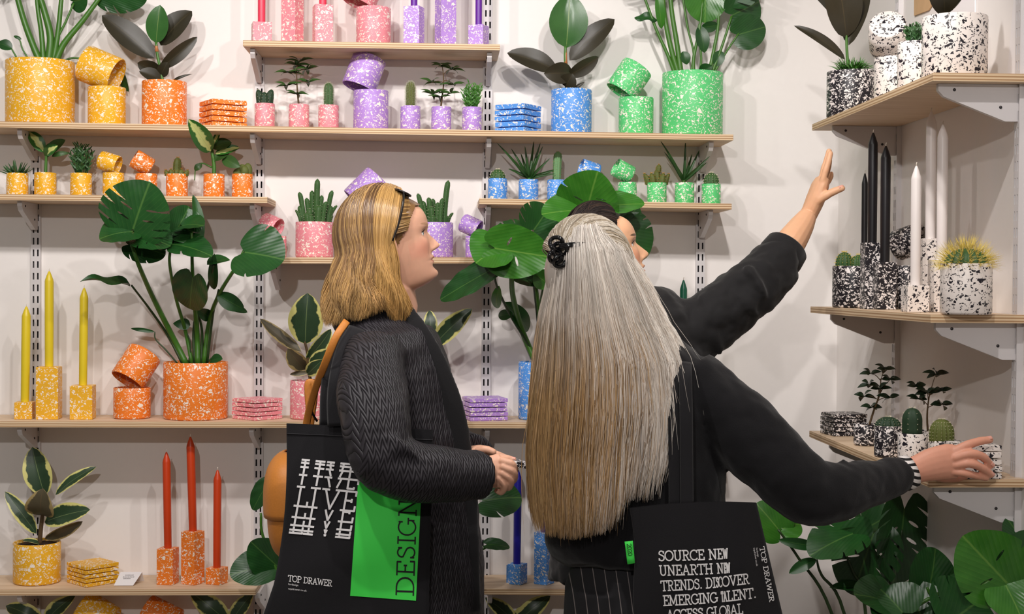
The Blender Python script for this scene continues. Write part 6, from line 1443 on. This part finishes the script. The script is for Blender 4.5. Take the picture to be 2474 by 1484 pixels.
strands(mb, cols, crown3, 1800, .001, 37, lambda s, t, q_, p: lin((222, 212, 196)) if q_ < .45 else lin((188, 172, 148)) if q_ < .85 else lin((150, 136, 118)), npt=14)
def fly3(s, t, k):                                                   # loose flyaway hairs
    p = hair3(s, t, k); return p+V(((k[2]-.5)*.06*t*t, -.010-.02*k[1]*t, .012*sin(t*9+k[0]*6)*t))
strands(mb, cols, fly3, 160, .0005, 41, col3, npt=18)
mb.col['hair_colour'] = cols; mb.build('hair', M_hair3, P3)
# claw clip
M_clip = plain('glossy_black_plastic', (18, 18, 20), .12, .7); c_ = W(1347, 606, YG-.105); t = thing('hair_clip', c_, 'black claw clip holding back the long grey hair', 'hair clip')
for k, (x, y, r) in enumerate(((1344, 588, .015), (1352, 604, .017), (1342, 620, .015), (1352, 632, .013))):
    mb = MB(); cc = W(x, y, YG-.115); mb.tube([cc+V((r*cos(a)*.8, -.006*sin(2*a+k), r*.75*sin(a))) for a in [2*pi*i/18 for i in range(19)]], .0042, 8, cap=False); mb.build('loop', M_clip, t)
for k in range(3):
    mb = MB(); mb.tube(smooth_path([W(1352, 592+k*4, YG-.118), W(1385, 588+k*3, YG-.128), W(1432, 586+k*5, YG-.130)], 6), [.0032, .0012], 6); mb.build('tooth', M_clip, t)

# ---- her black tote
YT = 2.715
def tY(px, py):
    u = (px-1530)/340; v = (py-1215)/300
    return YT - .010*sin(pi*min(1, max(0, u*1.1)))*min(1, max(0, v)*2) + (.055*max(0, u-.78)**1.0*1.8 if u > .78 else 0) + .003*sin(u*11+v*5)*min(1, max(.1, v)) - .006*math.exp(-((u-.62+v*.03)/.035)**2)*min(1, max(0, v*2))
def tP(px, py, off=0): return W(px, py, tY(px, py)-off)
def tq(u, v):
    a = (lerp(1522, 1828, u), lerp(1229, 1216, u)-8*sin(pi*u)); b = (lerp(1548, 1925, u), lerp(1640, 1632, u)); return lerp(a[0], b[0], v)+(6*sin(v*8) if u < .02 else 0), lerp(a[1], b[1], v)
bag = thing('tote_bag', tP(1700, 1400), 'black tote bag with white capital lettering worn by the grey-haired woman', 'bag')
mb = MB(); nu, nv = 44, 44; fr_ = [[tP(*tq(i/nu, j/nv)) for i in range(nu+1)] for j in range(nv+1)]; vs = [p for r in fr_ for p in r]
bk = [p+V((0, .008+.016*sin(pi*(k % (nu+1))/nu)*min(1, (k//(nu+1))/nv*1.4), 0)) for k, p in enumerate(vs)]; fs = []; n1 = nu+1; N = len(vs)
for j in range(nv):
    for i in range(nu): a = j*n1+i; fs.append((a, a+1, a+n1+1, a+n1)); fs.append((N+a, N+a+n1, N+a+n1+1, N+a+1))
    for i in (0, nu): a = j*n1+i; fs.append((a, a+n1, N+a+n1, N+a) if i == 0 else (a, N+a, N+a+n1, a+n1))
for i in range(nu): a = nv*n1+i; fs.append((a, a+1, N+a+1, N+a))
mb.add(vs+bk, fs); mb.build('bag_body', M_blackcotton, bag)
for k, (xa, dd) in enumerate(((1660, 0), (1632, .012))):
    sp = MB(); sp.tube(smooth_path([W(xa, 1226, YT+.002+dd), W(xa-1, 1120, YT+.012+dd), W(xa-2, 1000, YT+.022+dd), W(xa-4, 915, YT+.045+dd), W(xa-4, 875, YT+.09+dd)], 6), [(.0125, .0016)]*25, 8, flat=(1, 0, 0)); sp.build('strap', M_blackcotton, bag)
lt = MB(); zz2 = lambda x, y: (1500+x*.1913, 1200+y*.1913)
for txt, x0, y0, x1, y1, bow, wd in (('SOURCE NEW', 482, 812, 1350, 782, 4, {8: .75, 9: .45}), ('UNEARTH NEW', 492, 998, 1378, 962, 4, {9: .32, 10: .38, 8: .8}), ('TRENDS. DISCOVER', 512, 1192, 1620, 1098, 14, {10: .42, 11: .55}), ('EMERGING TALENT.', 540, 1378, 1708, 1278, 14, {9: .28, 10: .45}), ('ACCESS GLOBAL', 585, 1560, 1540, 1478, 12, {10: .5})):
    s_, adv = glyphs(txt, .09, wd)
    ink(lt, s_, .135, lambda x, y: tP(*zz2(lerp(x0, x1, x/adv)-y*8, lerp(y0, y1, x/adv)+bow*sin(pi*x/adv)-y*122), .0018))
lt.build('lettering', M_inkw, bag, smooth=False); lt = MB()
s_, adv = glyphs('TOP DRAWER', .06); d0, d1 = V((1752, 640, 0)), V((1880, 1330, 0)); dv = (d1-d0)/adv
ink(lt, s_, .13, lambda x, y: tP(*zz2(d0.x+dv.x*x+y*58, d0.y+dv.y*x-y*8), .0018))
tiny_text(lt, 'the edited retail trade fair', lambda x, y: tP(*zz2(1700+x*.17+y, 650+x-y*.17), .0018), 20) if False else None
tiny_text(lt, 'fordesign', lambda x, y: tP(*zz2(1706+x*.17+y, 650+x-y*.17), .0018), 22); tiny_text(lt, 'topdrawer.co.uk', lambda x, y: tP(*zz2(1672+x*.17+y, 650+x-y*.17), .0018), 24)
lt.build('lettering', M_inkw, bag, smooth=False)
tg = MB(); cs = [(1509, 1309), (1529, 1307), (1534, 1361), (1516, 1364)]
f_ = lambda u, v, o=0: W(lerp(lerp(cs[0][0], cs[1][0], u), lerp(cs[3][0], cs[2][0], u), v), lerp(lerp(cs[0][1], cs[1][1], u), lerp(cs[3][1], cs[2][1], u), v), YT-.004-o)
tg.grid(lambda u, v: f_(u, v), 2, 4); o = tg.build('loop_label', M_green, bag, solid=.0008); o['label'] = 'bright green sewn label'
tl = MB(); s_, adv = glyphs('2020', .08); ink(tl, s_, .12, lambda x, y: f_(.25+y*.5, .12+.52*x/adv, .001)); tl.build('lettering', M_inkk, o, smooth=False)
